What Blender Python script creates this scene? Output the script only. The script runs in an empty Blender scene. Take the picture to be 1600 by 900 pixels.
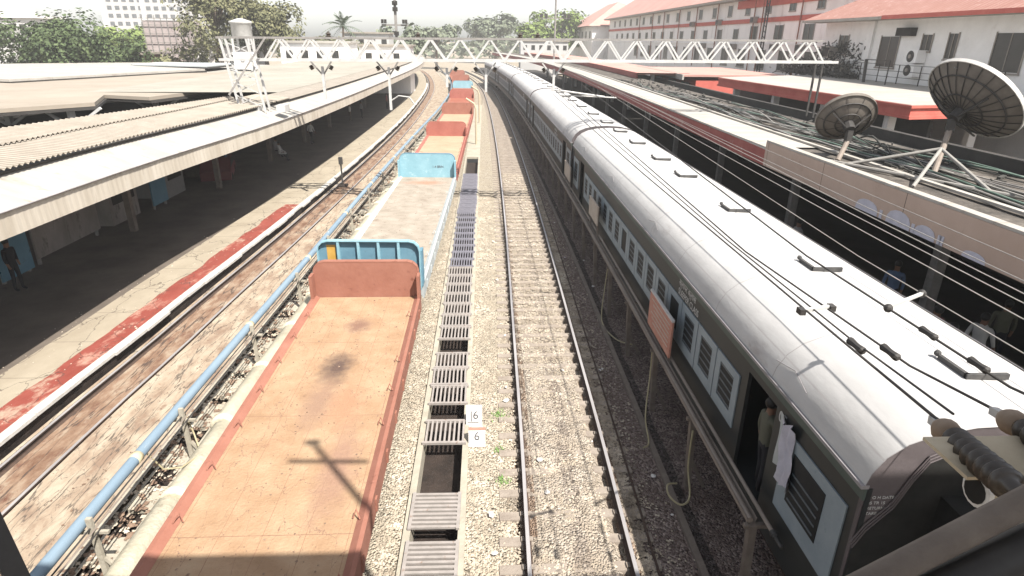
import bpy, math, random
import numpy as np
from mathutils import Vector, Matrix, noise as mnoise
random.seed(7)
S = bpy.context.scene
COL = S.collection
R = math.radians

# ------------------------------------------------------------------ camera, sky, sun, exposure
cam_d = bpy.data.cameras.new('camera'); cam = bpy.data.objects.new('camera', cam_d); COL.objects.link(cam)
cam_d.sensor_width = 36; cam_d.lens = 36*957/1600.0
cam_d.clip_start = 0.05; cam_d.clip_end = 4000
PIT, YAW, ROL = R(22.1), R(2.66), R(0.8)
fw = Vector((math.sin(YAW)*math.cos(PIT), math.cos(YAW)*math.cos(PIT), -math.sin(PIT)))
rt = Vector((math.cos(YAW), -math.sin(YAW), 0)); up = rt.cross(fw)
r2 = rt*math.cos(ROL)+up*math.sin(ROL); u2 = up*math.cos(ROL)-rt*math.sin(ROL)
m = Matrix((r2, u2, -fw)).transposed().to_4x4(); m.translation = Vector((0, 0, 8))
cam.matrix_world = m
S.camera = cam

W = bpy.data.worlds.new('World'); S.world = W; W.use_nodes = True
nt = W.node_tree; nt.nodes.clear()
sky = nt.nodes.new('ShaderNodeTexSky'); sky.sky_type = 'NISHITA'; sky.sun_disc = False
SUN = Vector((0.43, -0.58, 1.0)).normalized()
sky.sun_elevation = math.asin(SUN.z); sky.sun_rotation = math.atan2(SUN.x, SUN.y)
sky.air_density = 1.0; sky.dust_density = 1.5; sky.ozone_density = 1.0
bg = nt.nodes.new('ShaderNodeBackground'); bg.inputs['Strength'].default_value = 0.095
wo = nt.nodes.new('ShaderNodeOutputWorld')
hs = nt.nodes.new('ShaderNodeHueSaturation'); hs.inputs['Saturation'].default_value = 0.35
nt.links.new(sky.outputs[0], hs.inputs['Color']); nt.links.new(hs.outputs[0], bg.inputs[0]); nt.links.new(bg.outputs[0], wo.inputs[0])
sd = bpy.data.lights.new('sun', 'SUN'); sd.energy = 4.4; sd.angle = R(0.5); sd.color = (1.0, 0.95, 0.88)
sun = bpy.data.objects.new('sun', sd); COL.objects.link(sun)
sun.rotation_euler = SUN.to_track_quat('Z', 'Y').to_euler(); sun.location = (20, -30, 60)
S.view_settings.view_transform = 'Standard'; S.view_settings.look = 'None'
S.view_settings.exposure = 1.35; S.view_settings.gamma = 1.0
S.view_settings.use_curve_mapping = False
S.cycles.max_bounces = 6; S.cycles.diffuse_bounces = 3; S.cycles.volume_bounces = 0
S.cycles.transparent_max_bounces = 8

# ------------------------------------------------------------------ materials
def mat(name, cols, scale=3.0, rough=0.8, bump=0.0, bscale=None, metal=0.0, stretch=(1, 1, 1), detail=6,
        spots=None, lines=None, stains=(), lo=0.3, hi=0.7, spec=0.3, cracks=None, k=0.80):
    """cols: 2-3 colours mixed by noise; spots=(colour, scale, threshold); lines=(axis, period, width, colour);
       stains = list of (x, y, rx, ry, colour) worn marks in object coordinates."""
    sc_ = lambda c: tuple(v*k for v in c)
    cols = [sc_(c) for c in cols]
    M = bpy.data.materials.new(name); M.use_nodes = True
    n = M.node_tree.nodes; l = M.node_tree.links
    b = n['Principled BSDF']; b.inputs['Roughness'].default_value = rough
    b.inputs['Metallic'].default_value = metal
    b.inputs['Specular IOR Level'].default_value = spec
    tc = n.new('ShaderNodeTexCoord'); mp = n.new('ShaderNodeMapping'); mp.inputs['Scale'].default_value = stretch
    l.new(tc.outputs['Object'], mp.inputs['Vector'])
    nz = n.new('ShaderNodeTexNoise'); nz.inputs['Scale'].default_value = scale
    nz.inputs['Detail'].default_value = detail; nz.inputs['Roughness'].default_value = 0.65
    l.new(mp.outputs[0], nz.inputs['Vector'])
    rp = n.new('ShaderNodeValToRGB'); e = rp.color_ramp.elements
    nc = len(cols)
    e[0].position = lo; e[1].position = hi
    e[0].color = (*cols[0], 1); e[1].color = (*cols[-1], 1)
    for i in range(1, nc-1):
        x = e.new(lo+(hi-lo)*i/(nc-1)); x.color = (*cols[i], 1)
    l.new(nz.outputs['Fac'], rp.inputs[0])
    out = rp.outputs[0]
    def mix(out, fac, colour):
        mx = n.new('ShaderNodeMix'); mx.data_type = 'RGBA'
        l.new(fac, mx.inputs[0]); l.new(out, mx.inputs[6]); mx.inputs[7].default_value = (*sc_(colour), 1)
        return mx.outputs[2]
    if spots:
        for sp in (spots if isinstance(spots, list) else [spots]):
            s2 = n.new('ShaderNodeTexNoise'); s2.inputs['Scale'].default_value = sp[1]; s2.inputs['Detail'].default_value = 8
            s2.inputs['Roughness'].default_value = 0.7
            l.new(mp.outputs[0], s2.inputs['Vector'])
            r3 = n.new('ShaderNodeMapRange'); r3.inputs[1].default_value = sp[2]; r3.inputs[2].default_value = sp[2]+0.12
            l.new(s2.outputs['Fac'], r3.inputs[0]); out = mix(out, r3.outputs[0], sp[0])
    if lines:
        for ax, per, wd, colr in (lines if isinstance(lines, list) else [lines]):
            sp3 = n.new('ShaderNodeSeparateXYZ'); l.new(tc.outputs['Object'], sp3.inputs[0])
            m1 = n.new('ShaderNodeMath'); m1.operation = 'PINGPONG'; m1.inputs[1].default_value = per/2
            l.new(sp3.outputs[ax], m1.inputs[0])
            m2 = n.new('ShaderNodeMath'); m2.operation = 'LESS_THAN'; m2.inputs[1].default_value = wd
            l.new(m1.outputs[0], m2.inputs[0]); out = mix(out, m2.outputs[0], colr)
    if cracks:
        for (csc, cwd, ccol, cst) in cracks:
            m5 = n.new('ShaderNodeMapping'); m5.inputs['Scale'].default_value = cst; l.new(tc.outputs['Object'], m5.inputs['Vector'])
            dn = n.new('ShaderNodeTexNoise'); dn.inputs['Scale'].default_value = 3.5; dn.inputs['Detail'].default_value = 4; l.new(m5.outputs[0], dn.inputs['Vector'])
            vm = n.new('ShaderNodeVectorMath'); vm.operation = 'SCALE'; vm.inputs[3].default_value = .45; l.new(dn.outputs['Color'], vm.inputs[0])
            va = n.new('ShaderNodeVectorMath'); va.operation = 'ADD'; l.new(m5.outputs[0], va.inputs[0]); l.new(vm.outputs[0], va.inputs[1])
            vo = n.new('ShaderNodeTexVoronoi'); vo.feature = 'DISTANCE_TO_EDGE'; vo.inputs['Scale'].default_value = csc; l.new(va.outputs[0], vo.inputs['Vector'])
            r5 = n.new('ShaderNodeMapRange'); r5.inputs[1].default_value = cwd*.4; r5.inputs[2].default_value = cwd; r5.inputs[3].default_value = .9; r5.inputs[4].default_value = 0
            l.new(vo.outputs['Distance'], r5.inputs[0]); out = mix(out, r5.outputs[0], ccol)
    for (sx, sy, rx, ry, colr) in stains:
        mm = n.new('ShaderNodeMapping'); mm.vector_type = 'POINT'
        mm.inputs['Location'].default_value = (-sx/rx, -sy/ry, 0); mm.inputs['Scale'].default_value = (1/rx, 1/ry, 0)
        l.new(tc.outputs['Object'], mm.inputs['Vector'])
        ln = n.new('ShaderNodeVectorMath'); ln.operation = 'LENGTH'; l.new(mm.outputs[0], ln.inputs[0])
        ad = n.new('ShaderNodeMath'); ad.operation = 'MULTIPLY_ADD'
        s4 = n.new('ShaderNodeTexNoise'); s4.inputs['Scale'].default_value = 5; s4.inputs['Detail'].default_value = 8
        l.new(tc.outputs['Object'], s4.inputs['Vector'])
        l.new(s4.outputs['Fac'], ad.inputs[0]); ad.inputs[1].default_value = 1.0; l.new(ln.outputs['Value'], ad.inputs[2])
        r3 = n.new('ShaderNodeMapRange'); r3.inputs[1].default_value = .75; r3.inputs[2].default_value = 1.5
        r3.inputs[3].default_value = 0.85; r3.inputs[4].default_value = 0.0
        l.new(ad.outputs[0], r3.inputs[0]); out = mix(out, r3.outputs[0], colr)
    l.new(out, b.inputs['Base Color'])
    if bump:
        bz = n.new('ShaderNodeTexNoise'); bz.inputs['Scale'].default_value = bscale or scale*6; bz.inputs['Detail'].default_value = 5
        l.new(mp.outputs[0], bz.inputs['Vector'])
        bp = n.new('ShaderNodeBump'); bp.inputs['Strength'].default_value = bump; bp.inputs['Distance'].default_value = 0.05
        l.new(bz.outputs['Fac'], bp.inputs['Height']); l.new(bp.outputs[0], b.inputs['Normal'])
    return M

def mat_ballast(name, cols, dirt, cell=25.0, stain=None):
    M = bpy.data.materials.new(name); M.use_nodes = True
    n = M.node_tree.nodes; l = M.node_tree.links; b = n['Principled BSDF']; b.inputs['Roughness'].default_value = 0.95
    b.inputs['Specular IOR Level'].default_value = 0.15
    tc = n.new('ShaderNodeTexCoord')
    v = n.new('ShaderNodeTexVoronoi'); v.inputs['Scale'].default_value = cell; l.new(tc.outputs['Object'], v.inputs['Vector'])
    sx = n.new('ShaderNodeSeparateColor'); l.new(v.outputs['Color'], sx.inputs[0])
    rp = n.new('ShaderNodeValToRGB'); e = rp.color_ramp.elements
    e[0].position = 0; e[1].position = 1; e[0].color = (*cols[0], 1); e[1].color = (*cols[-1], 1)
    for i in range(1, len(cols)-1):
        x = e.new(i/(len(cols)-1)); x.color = (*cols[i], 1)
    l.new(sx.outputs[0], rp.inputs[0])
    nz = n.new('ShaderNodeTexNoise'); nz.inputs['Scale'].default_value = 1.3; nz.inputs['Detail'].default_value = 8; nz.inputs['Roughness'].default_value = .7
    l.new(tc.outputs['Object'], nz.inputs['Vector'])
    mr = n.new('ShaderNodeMapRange'); mr.inputs[1].default_value = .42; mr.inputs[2].default_value = .68
    l.new(nz.outputs['Fac'], mr.inputs[0])
    mx = n.new('ShaderNodeMix'); mx.data_type = 'RGBA'; l.new(mr.outputs[0], mx.inputs[0])
    l.new(rp.outputs[0], mx.inputs[6]); mx.inputs[7].default_value = (*dirt, 1)
    l.new(mx.outputs[2], b.inputs['Base Color'])
    bp = n.new('ShaderNodeBump'); bp.inputs['Strength'].default_value = 1.0; bp.inputs['Distance'].default_value = 0.06
    inv = n.new('ShaderNodeMath'); inv.operation = 'SUBTRACT'; inv.inputs[0].default_value = 1.0
    l.new(v.outputs['Distance'], inv.inputs[1]); l.new(inv.outputs[0], bp.inputs['Height']); l.new(bp.outputs[0], b.inputs['Normal'])
    return M

def mat_leaf(name, dark, light):
    M = bpy.data.materials.new(name); M.use_nodes = True
    n = M.node_tree.nodes; l = M.node_tree.links; b = n['Principled BSDF']; b.inputs['Roughness'].default_value = 0.7
    b.inputs['Specular IOR Level'].default_value = 0.2
    tc = n.new('ShaderNodeTexCoord'); nz = n.new('ShaderNodeTexNoise'); nz.inputs['Scale'].default_value = 0.7; nz.inputs['Detail'].default_value = 6
    l.new(tc.outputs['Object'], nz.inputs['Vector'])
    rp = n.new('ShaderNodeValToRGB'); e = rp.color_ramp.elements
    e[0].position = .35; e[1].position = .65; e[0].color = (*dark, 1); e[1].color = (*light, 1)
    l.new(nz.outputs['Fac'], rp.inputs[0]); l.new(rp.outputs[0], b.inputs['Base Color'])
    b.inputs['Transmission Weight'].default_value = 0.0
    return M

C = {}
C['ground'] = mat('dusty_ground', [(.22, .18, .14), (.34, .29, .22), (.28, .24, .19)], .6, .95, .5, 9)
C['ballast'] = mat_ballast('cream_ballast', [(.10, .084, .065), (.32, .277, .217), (.41, .36, .285), (.50, .447, .365)], (.36, .31, .235))
C['ballast_track'] = mat_ballast('track_ballast', [(.10, .083, .068), (.30, .256, .207), (.39, .34, .28), (.49, .435, .365)], (.33, .275, .215))
C['ballast_rust'] = mat_ballast('rust_dusted_ballast', [(.09, .065, .05), (.24, .175, .13), (.31, .24, .185), (.40, .33, .265)], (.25, .175, .125))
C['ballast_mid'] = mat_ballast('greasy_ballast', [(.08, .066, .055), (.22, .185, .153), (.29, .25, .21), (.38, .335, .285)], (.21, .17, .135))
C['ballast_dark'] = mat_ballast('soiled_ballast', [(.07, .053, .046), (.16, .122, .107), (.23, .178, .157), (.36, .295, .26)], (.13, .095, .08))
C['stone'] = mat('stone', [(.24, .20, .155), (.46, .395, .31), (.62, .55, .45)], 1.9, .95, spec=.1, detail=2)
C['rail_side'] = mat('rail_rust', [(.055, .038, .03), (.10, .065, .048)], 8, .85)
C['rail_top'] = mat('rail_polish', [(.34, .32, .32), (.50, .48, .47)], 5, .4, metal=.25, stretch=(1, .1, 1))
C['sleeper'] = mat('sleeper_concrete', [(.24, .20, .165), (.36, .31, .26)], 4, .9, .3)
C['concrete'] = mat('pale_concrete', [(.33, .30, .24), (.46, .42, .34)], 2.2, .9, .25, spots=((.22, .18, .14), 3.0, .60))
C['cream'] = mat('cream_pipe_concrete', [(.46, .42, .31), (.60, .555, .435)], 2.5, .9, .25, spots=((.27, .21, .15), 2.2, .62), k=1)
C['apron'] = mat('apron_concrete', [(.25, .175, .125), (.355, .28, .205), (.425, .365, .28)], 2.0, .9, .4, 18, stretch=(1, .45, 1), lo=.36, hi=.62,
                 spots=[((.20, .12, .08), 2.2, .60), ((.13, .10, .08), 7.0, .63)], cracks=[(1.3, .024, (.10, .08, .065), (2.6, .3, 1)), (2.2, .012, (.17, .135, .105), (1.5, .6, 1))])
C['apron_brown'] = mat('apron_rust_stained', [(.15, .08, .05), (.26, .17, .115), (.36, .29, .215)], 2.6, .9, .6, 20, stretch=(1, .45, 1), lo=.34, hi=.66,
                       spots=[((.13, .06, .04), 2.4, .56), ((.07, .05, .04), 9.0, .63)], cracks=[(1.3, .03, (.07, .05, .042), (3.0, .25, 1))])
C['white_edge'] = mat('whitewashed_coping', [(.44, .42, .39), (.64, .62, .58)], 5, .85, .2, spots=((.30, .24, .2), 5, .66))
C['red_paint'] = mat('worn_red_floor_paint', [(.21, .045, .032), (.29, .075, .055)], 2, .8, .2, spots=[((.42, .23, .175), 1.6, .53), ((.38, .32, .24), .8, .58)], stretch=(1, .6, 1), cracks=[(1.1, .016, (.12, .05, .04), (1, .6, 1))])
C['plat'] = mat('platform_paving', [(.30, .255, .19), (.39, .34, .26)], 1.1, .9, .15, stretch=(1, .6, 1), spots=[((.22, .19, .145), 2.5, .62), ((.44, .40, .33), 6, .66)], lines=[(1, 1.9, .010, (.16, .13, .10))], cracks=[(.9, .014, (.14, .115, .09), (1, .5, 1))])
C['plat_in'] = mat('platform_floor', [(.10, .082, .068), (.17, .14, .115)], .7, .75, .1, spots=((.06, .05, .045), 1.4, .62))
C['grimy_panel'] = mat('grimy_panel', [(.20, .175, .155), (.34, .31, .28)], 1.2, .9, stretch=(1, 1, .4), spots=((.12, .10, .085), 2.5, .56))
C['trench_dirt'] = mat_ballast('trench_dirt', [(.03, .025, .022), (.07, .056, .05), (.11, .09, .08), (.17, .14, .125)], (.06, .047, .042))
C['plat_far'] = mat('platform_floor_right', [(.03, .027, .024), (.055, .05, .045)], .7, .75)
C['roof_white'] = mat('white_roof_sheet', [(.35, .325, .285), (.46, .435, .395)], 1.0, .7, .15, stretch=(.45, 1.5, 1), spots=[((.26, .22, .18), 1.5, .58), ((.15, .12, .095), 4.0, .64)])
C['roof_corr'] = mat('weathered_corrugated_sheet', [(.27, .238, .195), (.365, .325, .275)], 1.4, .85, .2, spots=[((.28, .24, .20), 2.2, .60)], lines=(1, .2, .018, (.20, .172, .14)))  # darker lines paint shade into the corrugations
C['roof_fascia'] = mat('corrugated_fascia', [(.40, .35, .28), (.60, .55, .47)], .8, .8, .1, stretch=(1, 2.2, .3), spots=[((.26, .20, .15), 1.6, .58), ((.17, .13, .10), 4, .66)])
C['roof_tan'] = mat('tan_roof', [(.29, .245, .195), (.37, .325, .265)], .25, .9, spots=((.34, .29, .24), .6, .6))
C['roof_grey'] = mat('dusty_flat_roof', [(.28, .26, .215), (.39, .365, .31)], .3, .9, spots=((.28, .26, .22), .9, .6))
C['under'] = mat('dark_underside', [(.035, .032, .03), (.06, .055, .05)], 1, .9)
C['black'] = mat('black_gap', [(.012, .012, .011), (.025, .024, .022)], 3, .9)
C['steel_white'] = mat('white_painted_steel', [(.44, .435, .42), (.58, .57, .55)], 3, .6, spots=((.35, .24, .17), 6, .70))
C['steel_grey'] = mat('grey_steel', [(.20, .19, .18), (.32, .30, .28)], 4, .6, spots=((.15, .09, .06), 6, .64))
C['steel_dark'] = mat('dark_steel', [(.035, .033, .032), (.07, .065, .06)], 5, .6)
C['rust'] = mat('wagon_rust_red', [(.27, .11, .075), (.34, .155, .11)], 1.4, .85, .15, spots=[((.17, .06, .04), 3, .60), ((.42, .24, .18), 7, .67), ((.08, .04, .03), 18, .68)])
C['rust_pale'] = mat('wagon_faded_red', [(.31, .10, .075), (.40, .15, .115)], 1.4, .85, .15, spots=[((.22, .08, .055), 3, .60), ((.44, .28, .22), 7, .66), ((.10, .05, .04), 18, .68)])
dk = (.07, .045, .042)
C['floor1'] = mat('rusty_tan_deck', [(.315, .195, .112), (.375, .245, .148), (.425, .30, .19)], 1.5, .85, .4, 22,
                  spots=[((.29, .155, .10), 2.6, .63), ((.20, .12, .085), 11, .66), ((.13, .085, .065), 34, .70), ((.48, .36, .255), 6, .68), ((.26, .13, .085), 22, .64)], lines=[(0, .62, .004, (.28, .155, .095)), (1, 3.05, .006, (.25, .14, .09))], cracks=[(.8, .006, (.22, .13, .09), (3, .8, 1))],
                  stains=[(.0, 11.0, .45, .95, dk), (-.05, 9.6, .4, 1.2, (.28, .175, .12)), (.1, 13.1, .40, .5, (.20, .11, .08)), (.5, 9.4, .45, 1.1, (.36, .20, .12)), (.75, 7.6, .4, 1.6, (.30, .18, .125))])
C['floor2'] = mat('pale_dusty_deck', [(.255, .215, .17), (.335, .29, .235), (.40, .355, .295)], 1.6, .9, .4, 20,
                  spots=[((.22, .165, .12), 2.2, .60), ((.15, .11, .085), 20, .66), ((.5, .45, .39), 5, .64)], lines=(1, 1.55, .008, (.28, .22, .17)), stains=[(0, 14.0, 1.2, .6, (.40, .20, .13))])
C['floor3'] = mat('orange_tan_deck', [(.42, .24, .155), (.52, .34, .23)], 1.1, .85, .2, spots=((.30, .14, .08), 2.2, .6))
C['floor4'] = mat('red_rusty_deck', [(.25, .075, .045), (.34, .12, .075)], 1.1, .85, .2, spots=((.18, .06, .04), 2.2, .6))
C['blue'] = mat('wagon_blue', [(.20, .38, .45), (.28, .47, .54)], 1.2, .75, .15, spots=[((.40, .56, .61), 2.2, .58), ((.24, .15, .11), 5, .66), ((.12, .10, .10), 16, .69)])
C['blue_deep'] = mat('wagon_blue_outer', [(.10, .21, .28), (.15, .28, .35)], 1.2, .75, .15, spots=[((.08, .11, .14), 3, .60), ((.22, .13, .09), 6, .65)])
C['blue_sill'] = mat('faded_blue_sill', [(.38, .42, .43), (.50, .52, .51)], 1.5, .7, .1, spots=((.26, .2, .16), 3, .6))
C['yellow'] = mat('ochre_paint', [(.48, .27, .05), (.58, .36, .09)], 3, .7)
C['pipe_blue'] = mat('blue_water_pipe', [(.165, .235, .30), (.24, .315, .375)], 1.6, .85, .1, stretch=(1, .3, 1), spots=[((.42, .44, .42), 4, .60), ((.20, .14, .10), 9, .68)])
C['joint'] = mat('cream_joint_tape', [(.52, .44, .28), (.62, .54, .36)], 5, .8)
C['drain'] = mat('mud_and_wall_shade', [(.016, .012, .010), (.05, .036, .029)], 3, .8, .4)
C['grate'] = mat('grate_steel', [(.27, .245, .225), (.38, .345, .32)], 5, .7, spots=((.2, .12, .08), 6, .6))
C['grate_blue'] = mat('grate_blue_steel', [(.15, .15, .18), (.24, .23, .26)], 5, .7)
C['coach_roof'] = mat('coach_roof_silver', [(.44, .43, .42), (.57, .56, .545)], 1.3, .7, .12, stretch=(1, .4, 1), spots=[((.40, .375, .36), 1.3, .58), ((.31, .27, .255), 3.4, .65), ((.20, .16, .14), 12, .70)], lines=[(1, 2.37, .010, (.36, .34, .33)), (0, .76, .006, (.44, .42, .41))])
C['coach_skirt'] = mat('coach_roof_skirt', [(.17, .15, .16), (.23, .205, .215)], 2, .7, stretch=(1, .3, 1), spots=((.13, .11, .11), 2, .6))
C['coach_side'] = mat('coach_charcoal', [(.018, .021, .022), (.032, .035, .035)], 1.2, .5, stretch=(1, .5, 1), spots=((.075, .06, .05), 2, .64))
C['coach_band'] = mat('coach_light_blue', [(.215, .265, .30), (.285, .335, .365)], 2, .5, spots=((.14, .2, .23), 5, .62))
C['coach_end'] = mat('coach_end_mauve', [(.095, .080, .083), (.14, .12, .122)], 2, .7, .1, spots=((.34, .29, .28), 2.2, .68))
C['coach_gutter'] = mat('coach_gutter', [(.22, .21, .21), (.34, .32, .33)], 2, .6)
C['coach_green'] = mat('coach_gutter_green', [(.06, .085, .075), (.10, .12, .105)], 2, .6)
C['glass'] = mat('dark_window', [(.010, .012, .014), (.026, .028, .030)], 1.5, .55, spec=.12)
C['louvre'] = mat('louvre_slat', [(.07, .09, .105), (.11, .13, .145)], 6, .5)
C['hatch'] = mat('vent_side_shade', [(.05, .05, .05), (.10, .095, .09)], 6, .7)
C['letter'] = mat('white_lettering', [(.45, .45, .44), (.58, .58, .56)], 9, .7)
C['letter_dark'] = mat('dark_lettering', [(.06, .06, .07), (.12, .12, .13)], 9, .7)
C['cloth'] = mat('white_cloth', [(.46, .45, .52), (.60, .59, .66)], 4, .9)
C['wire'] = mat('bare_wire', [(.03, .03, .03), (.06, .055, .05)], 5, .6)
C['wire_pale'] = mat('pale_wire', [(.26, .25, .23), (.36, .34, .31)], 5, .6)
C['insul'] = mat('brown_porcelain', [(.045, .035, .026), (.075, .06, .045)], 6, .35, spec=.5)
C['brass'] = mat('clamp_tan', [(.22, .155, .105), (.30, .225, .16)], 8, .6)
C['conduit'] = mat('cream_conduit', [(.46, .38, .26), (.56, .48, .35)], 3, .7)
C['rail_pipe'] = mat('grimy_pipe', [(.22, .18, .15), (.32, .27, .23)], 4, .7, stretch=(1, .3, 1), spots=((.10, .08, .065), 5, .6))
C['post'] = mat('soiled_post', [(.15, .12, .10), (.24, .20, .165)], 4, .85, .2)
C['hose'] = mat('yellowed_hose', [(.34, .29, .17), (.44, .39, .25)], 5, .6)
C['board_red'] = mat('faded_red_board', [(.42, .17, .12), (.50, .27, .21)], 4, .8, stretch=(1, 1, 2), spots=((.50, .38, .33), 6, .58))
C['board_buff'] = mat('buff_board', [(.42, .35, .29), (.52, .45, .38)], 4, .8)
C['fascia_red'] = mat('red_fascia', [(.28, .065, .055), (.38, .12, .10)], .8, .75, stretch=(1, .8, 1), spots=((.42, .24, .21), 1.8, .58))
C['band_red'] = mat('band_red_paint', [(.40, .085, .065), (.48, .13, .10)], 1, .75, k=1, spots=((.5, .26, .22), 1.5, .64))
C['fascia_buff'] = mat('buff_fascia_cladding', [(.36, .265, .21), (.43, .325, .265)], .7, .6, lines=[(1, 3.55, .012, (.09, .065, .05))], k=1, spots=((.30, .215, .17), 1.1, .6))
C['wall_white'] = mat('whitewashed_wall', [(.72, .70, .68), (.84, .82, .80)], .9, .9, .1, spots=[((.60, .56, .53), .8, .6), ((.40, .36, .33), 1.7, .70)], k=1)
C['wall_pink'] = mat('station_wall', [(.70, .67, .64), (.82, .79, .76)], .5, .9, stretch=(1, 1, .2), spots=[((.56, .51, .48), .7, .57), ((.38, .33, .31), 1.6, .65)], k=1)
C['tile'] = mat('clay_tile', [(.33, .165, .13), (.43, .245, .205)], 1.3, .85, .2, spots=((.55, .40, .35), 2.0, .56), lines=[(1, .42, .05, (.30, .13, .10))])
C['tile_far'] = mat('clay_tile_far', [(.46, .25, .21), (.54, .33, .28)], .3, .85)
C['window'] = mat('window_dark', [(.015, .015, .013), (.035, .032, .028)], 2, .3, spec=.5)
C['frame'] = mat('window_frame', [(.30, .26, .23), (.40, .36, .32)], 3, .7)
C['dish'] = mat('dish_mesh_panel', [(.13, .112, .095), (.19, .168, .145)], 4, .6)
C['dish_rim'] = mat('dish_rim', [(.46, .445, .42), (.58, .56, .53)], 5, .5)
C['clutter'] = mat('cable_grime', [(.03, .032, .028), (.09, .085, .075)], 6, .7)
C['cable_green'] = mat('cable_green', [(.09, .14, .11), (.16, .22, .18)], 3, .6)
C['cable_pale'] = mat('cable_grey', [(.26, .25, .23), (.36, .34, .31)], 3, .6)
C['roof_dirt'] = mat('gritty_flat_roof', [(.05, .045, .04), (.12, .105, .09), (.26, .235, .20)], 1.6, .95, .4, 16, lo=.35, hi=.75)
C['bark'] = mat('bark', [(.10, .075, .055), (.17, .13, .10)], 4, .95, .3)
C['leaf_a'] = mat_leaf('leaf_mid_green', (.030, .048, .020), (.085, .115, .048))
C['leaf_b'] = mat_leaf('leaf_yellow_green', (.08, .12, .03), (.18, .23, .07))
C['leaf_c'] = mat_leaf('leaf_olive', (.075, .08, .04), (.165, .16, .085))
C['leaf_d'] = mat_leaf('leaf_grey_green', (.09, .11, .075), (.17, .19, .13))
C['palm_leaf'] = mat_leaf('palm_frond', (.055, .085, .05), (.12, .15, .09))
C['hotel'] = mat('hotel_white', [(.46, .455, .445), (.52, .515, .50)], .1, .8)
C['hotel_win'] = mat('hotel_window', [(.10, .11, .12), (.15, .16, .17)], 1, .4)
C['mesh_net'] = mat('scaffold_net', [(.34, .28, .27), (.48, .42, .40)], .7, .95, spots=((.22, .17, .17), 1.0, .6))
C['skin'] = mat('skin', [(.16, .085, .055), (.22, .12, .08)], 6, .6)
C['hair'] = mat('hair', [(.01, .009, .008), (.02, .018, .016)], 9, .5)
for nm, c in dict(shirt_white=(.58, .57, .55), shirt_blue=(.12, .18, .30), shirt_grey=(.28, .27, .26), shirt_olive=(.12, .12, .09),
                  shirt_maroon=(.20, .06, .06), trousers_dark=(.03, .03, .035), trousers_brown=(.10, .08, .06)).items():
    C[nm] = mat(nm, [tuple(x*.85 for x in c), c], 6, .9)
C['deck_grit'] = mat('deck_grit', [(.10, .06, .045), (.34, .24, .17)], 3, .95)
C['weed'] = mat_leaf('weed_leaf', (.10, .19, .05), (.20, .32, .10))
C['litter'] = mat('litter_white', [(.58, .56, .53), (.72, .70, .67)], 8, .8)

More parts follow.
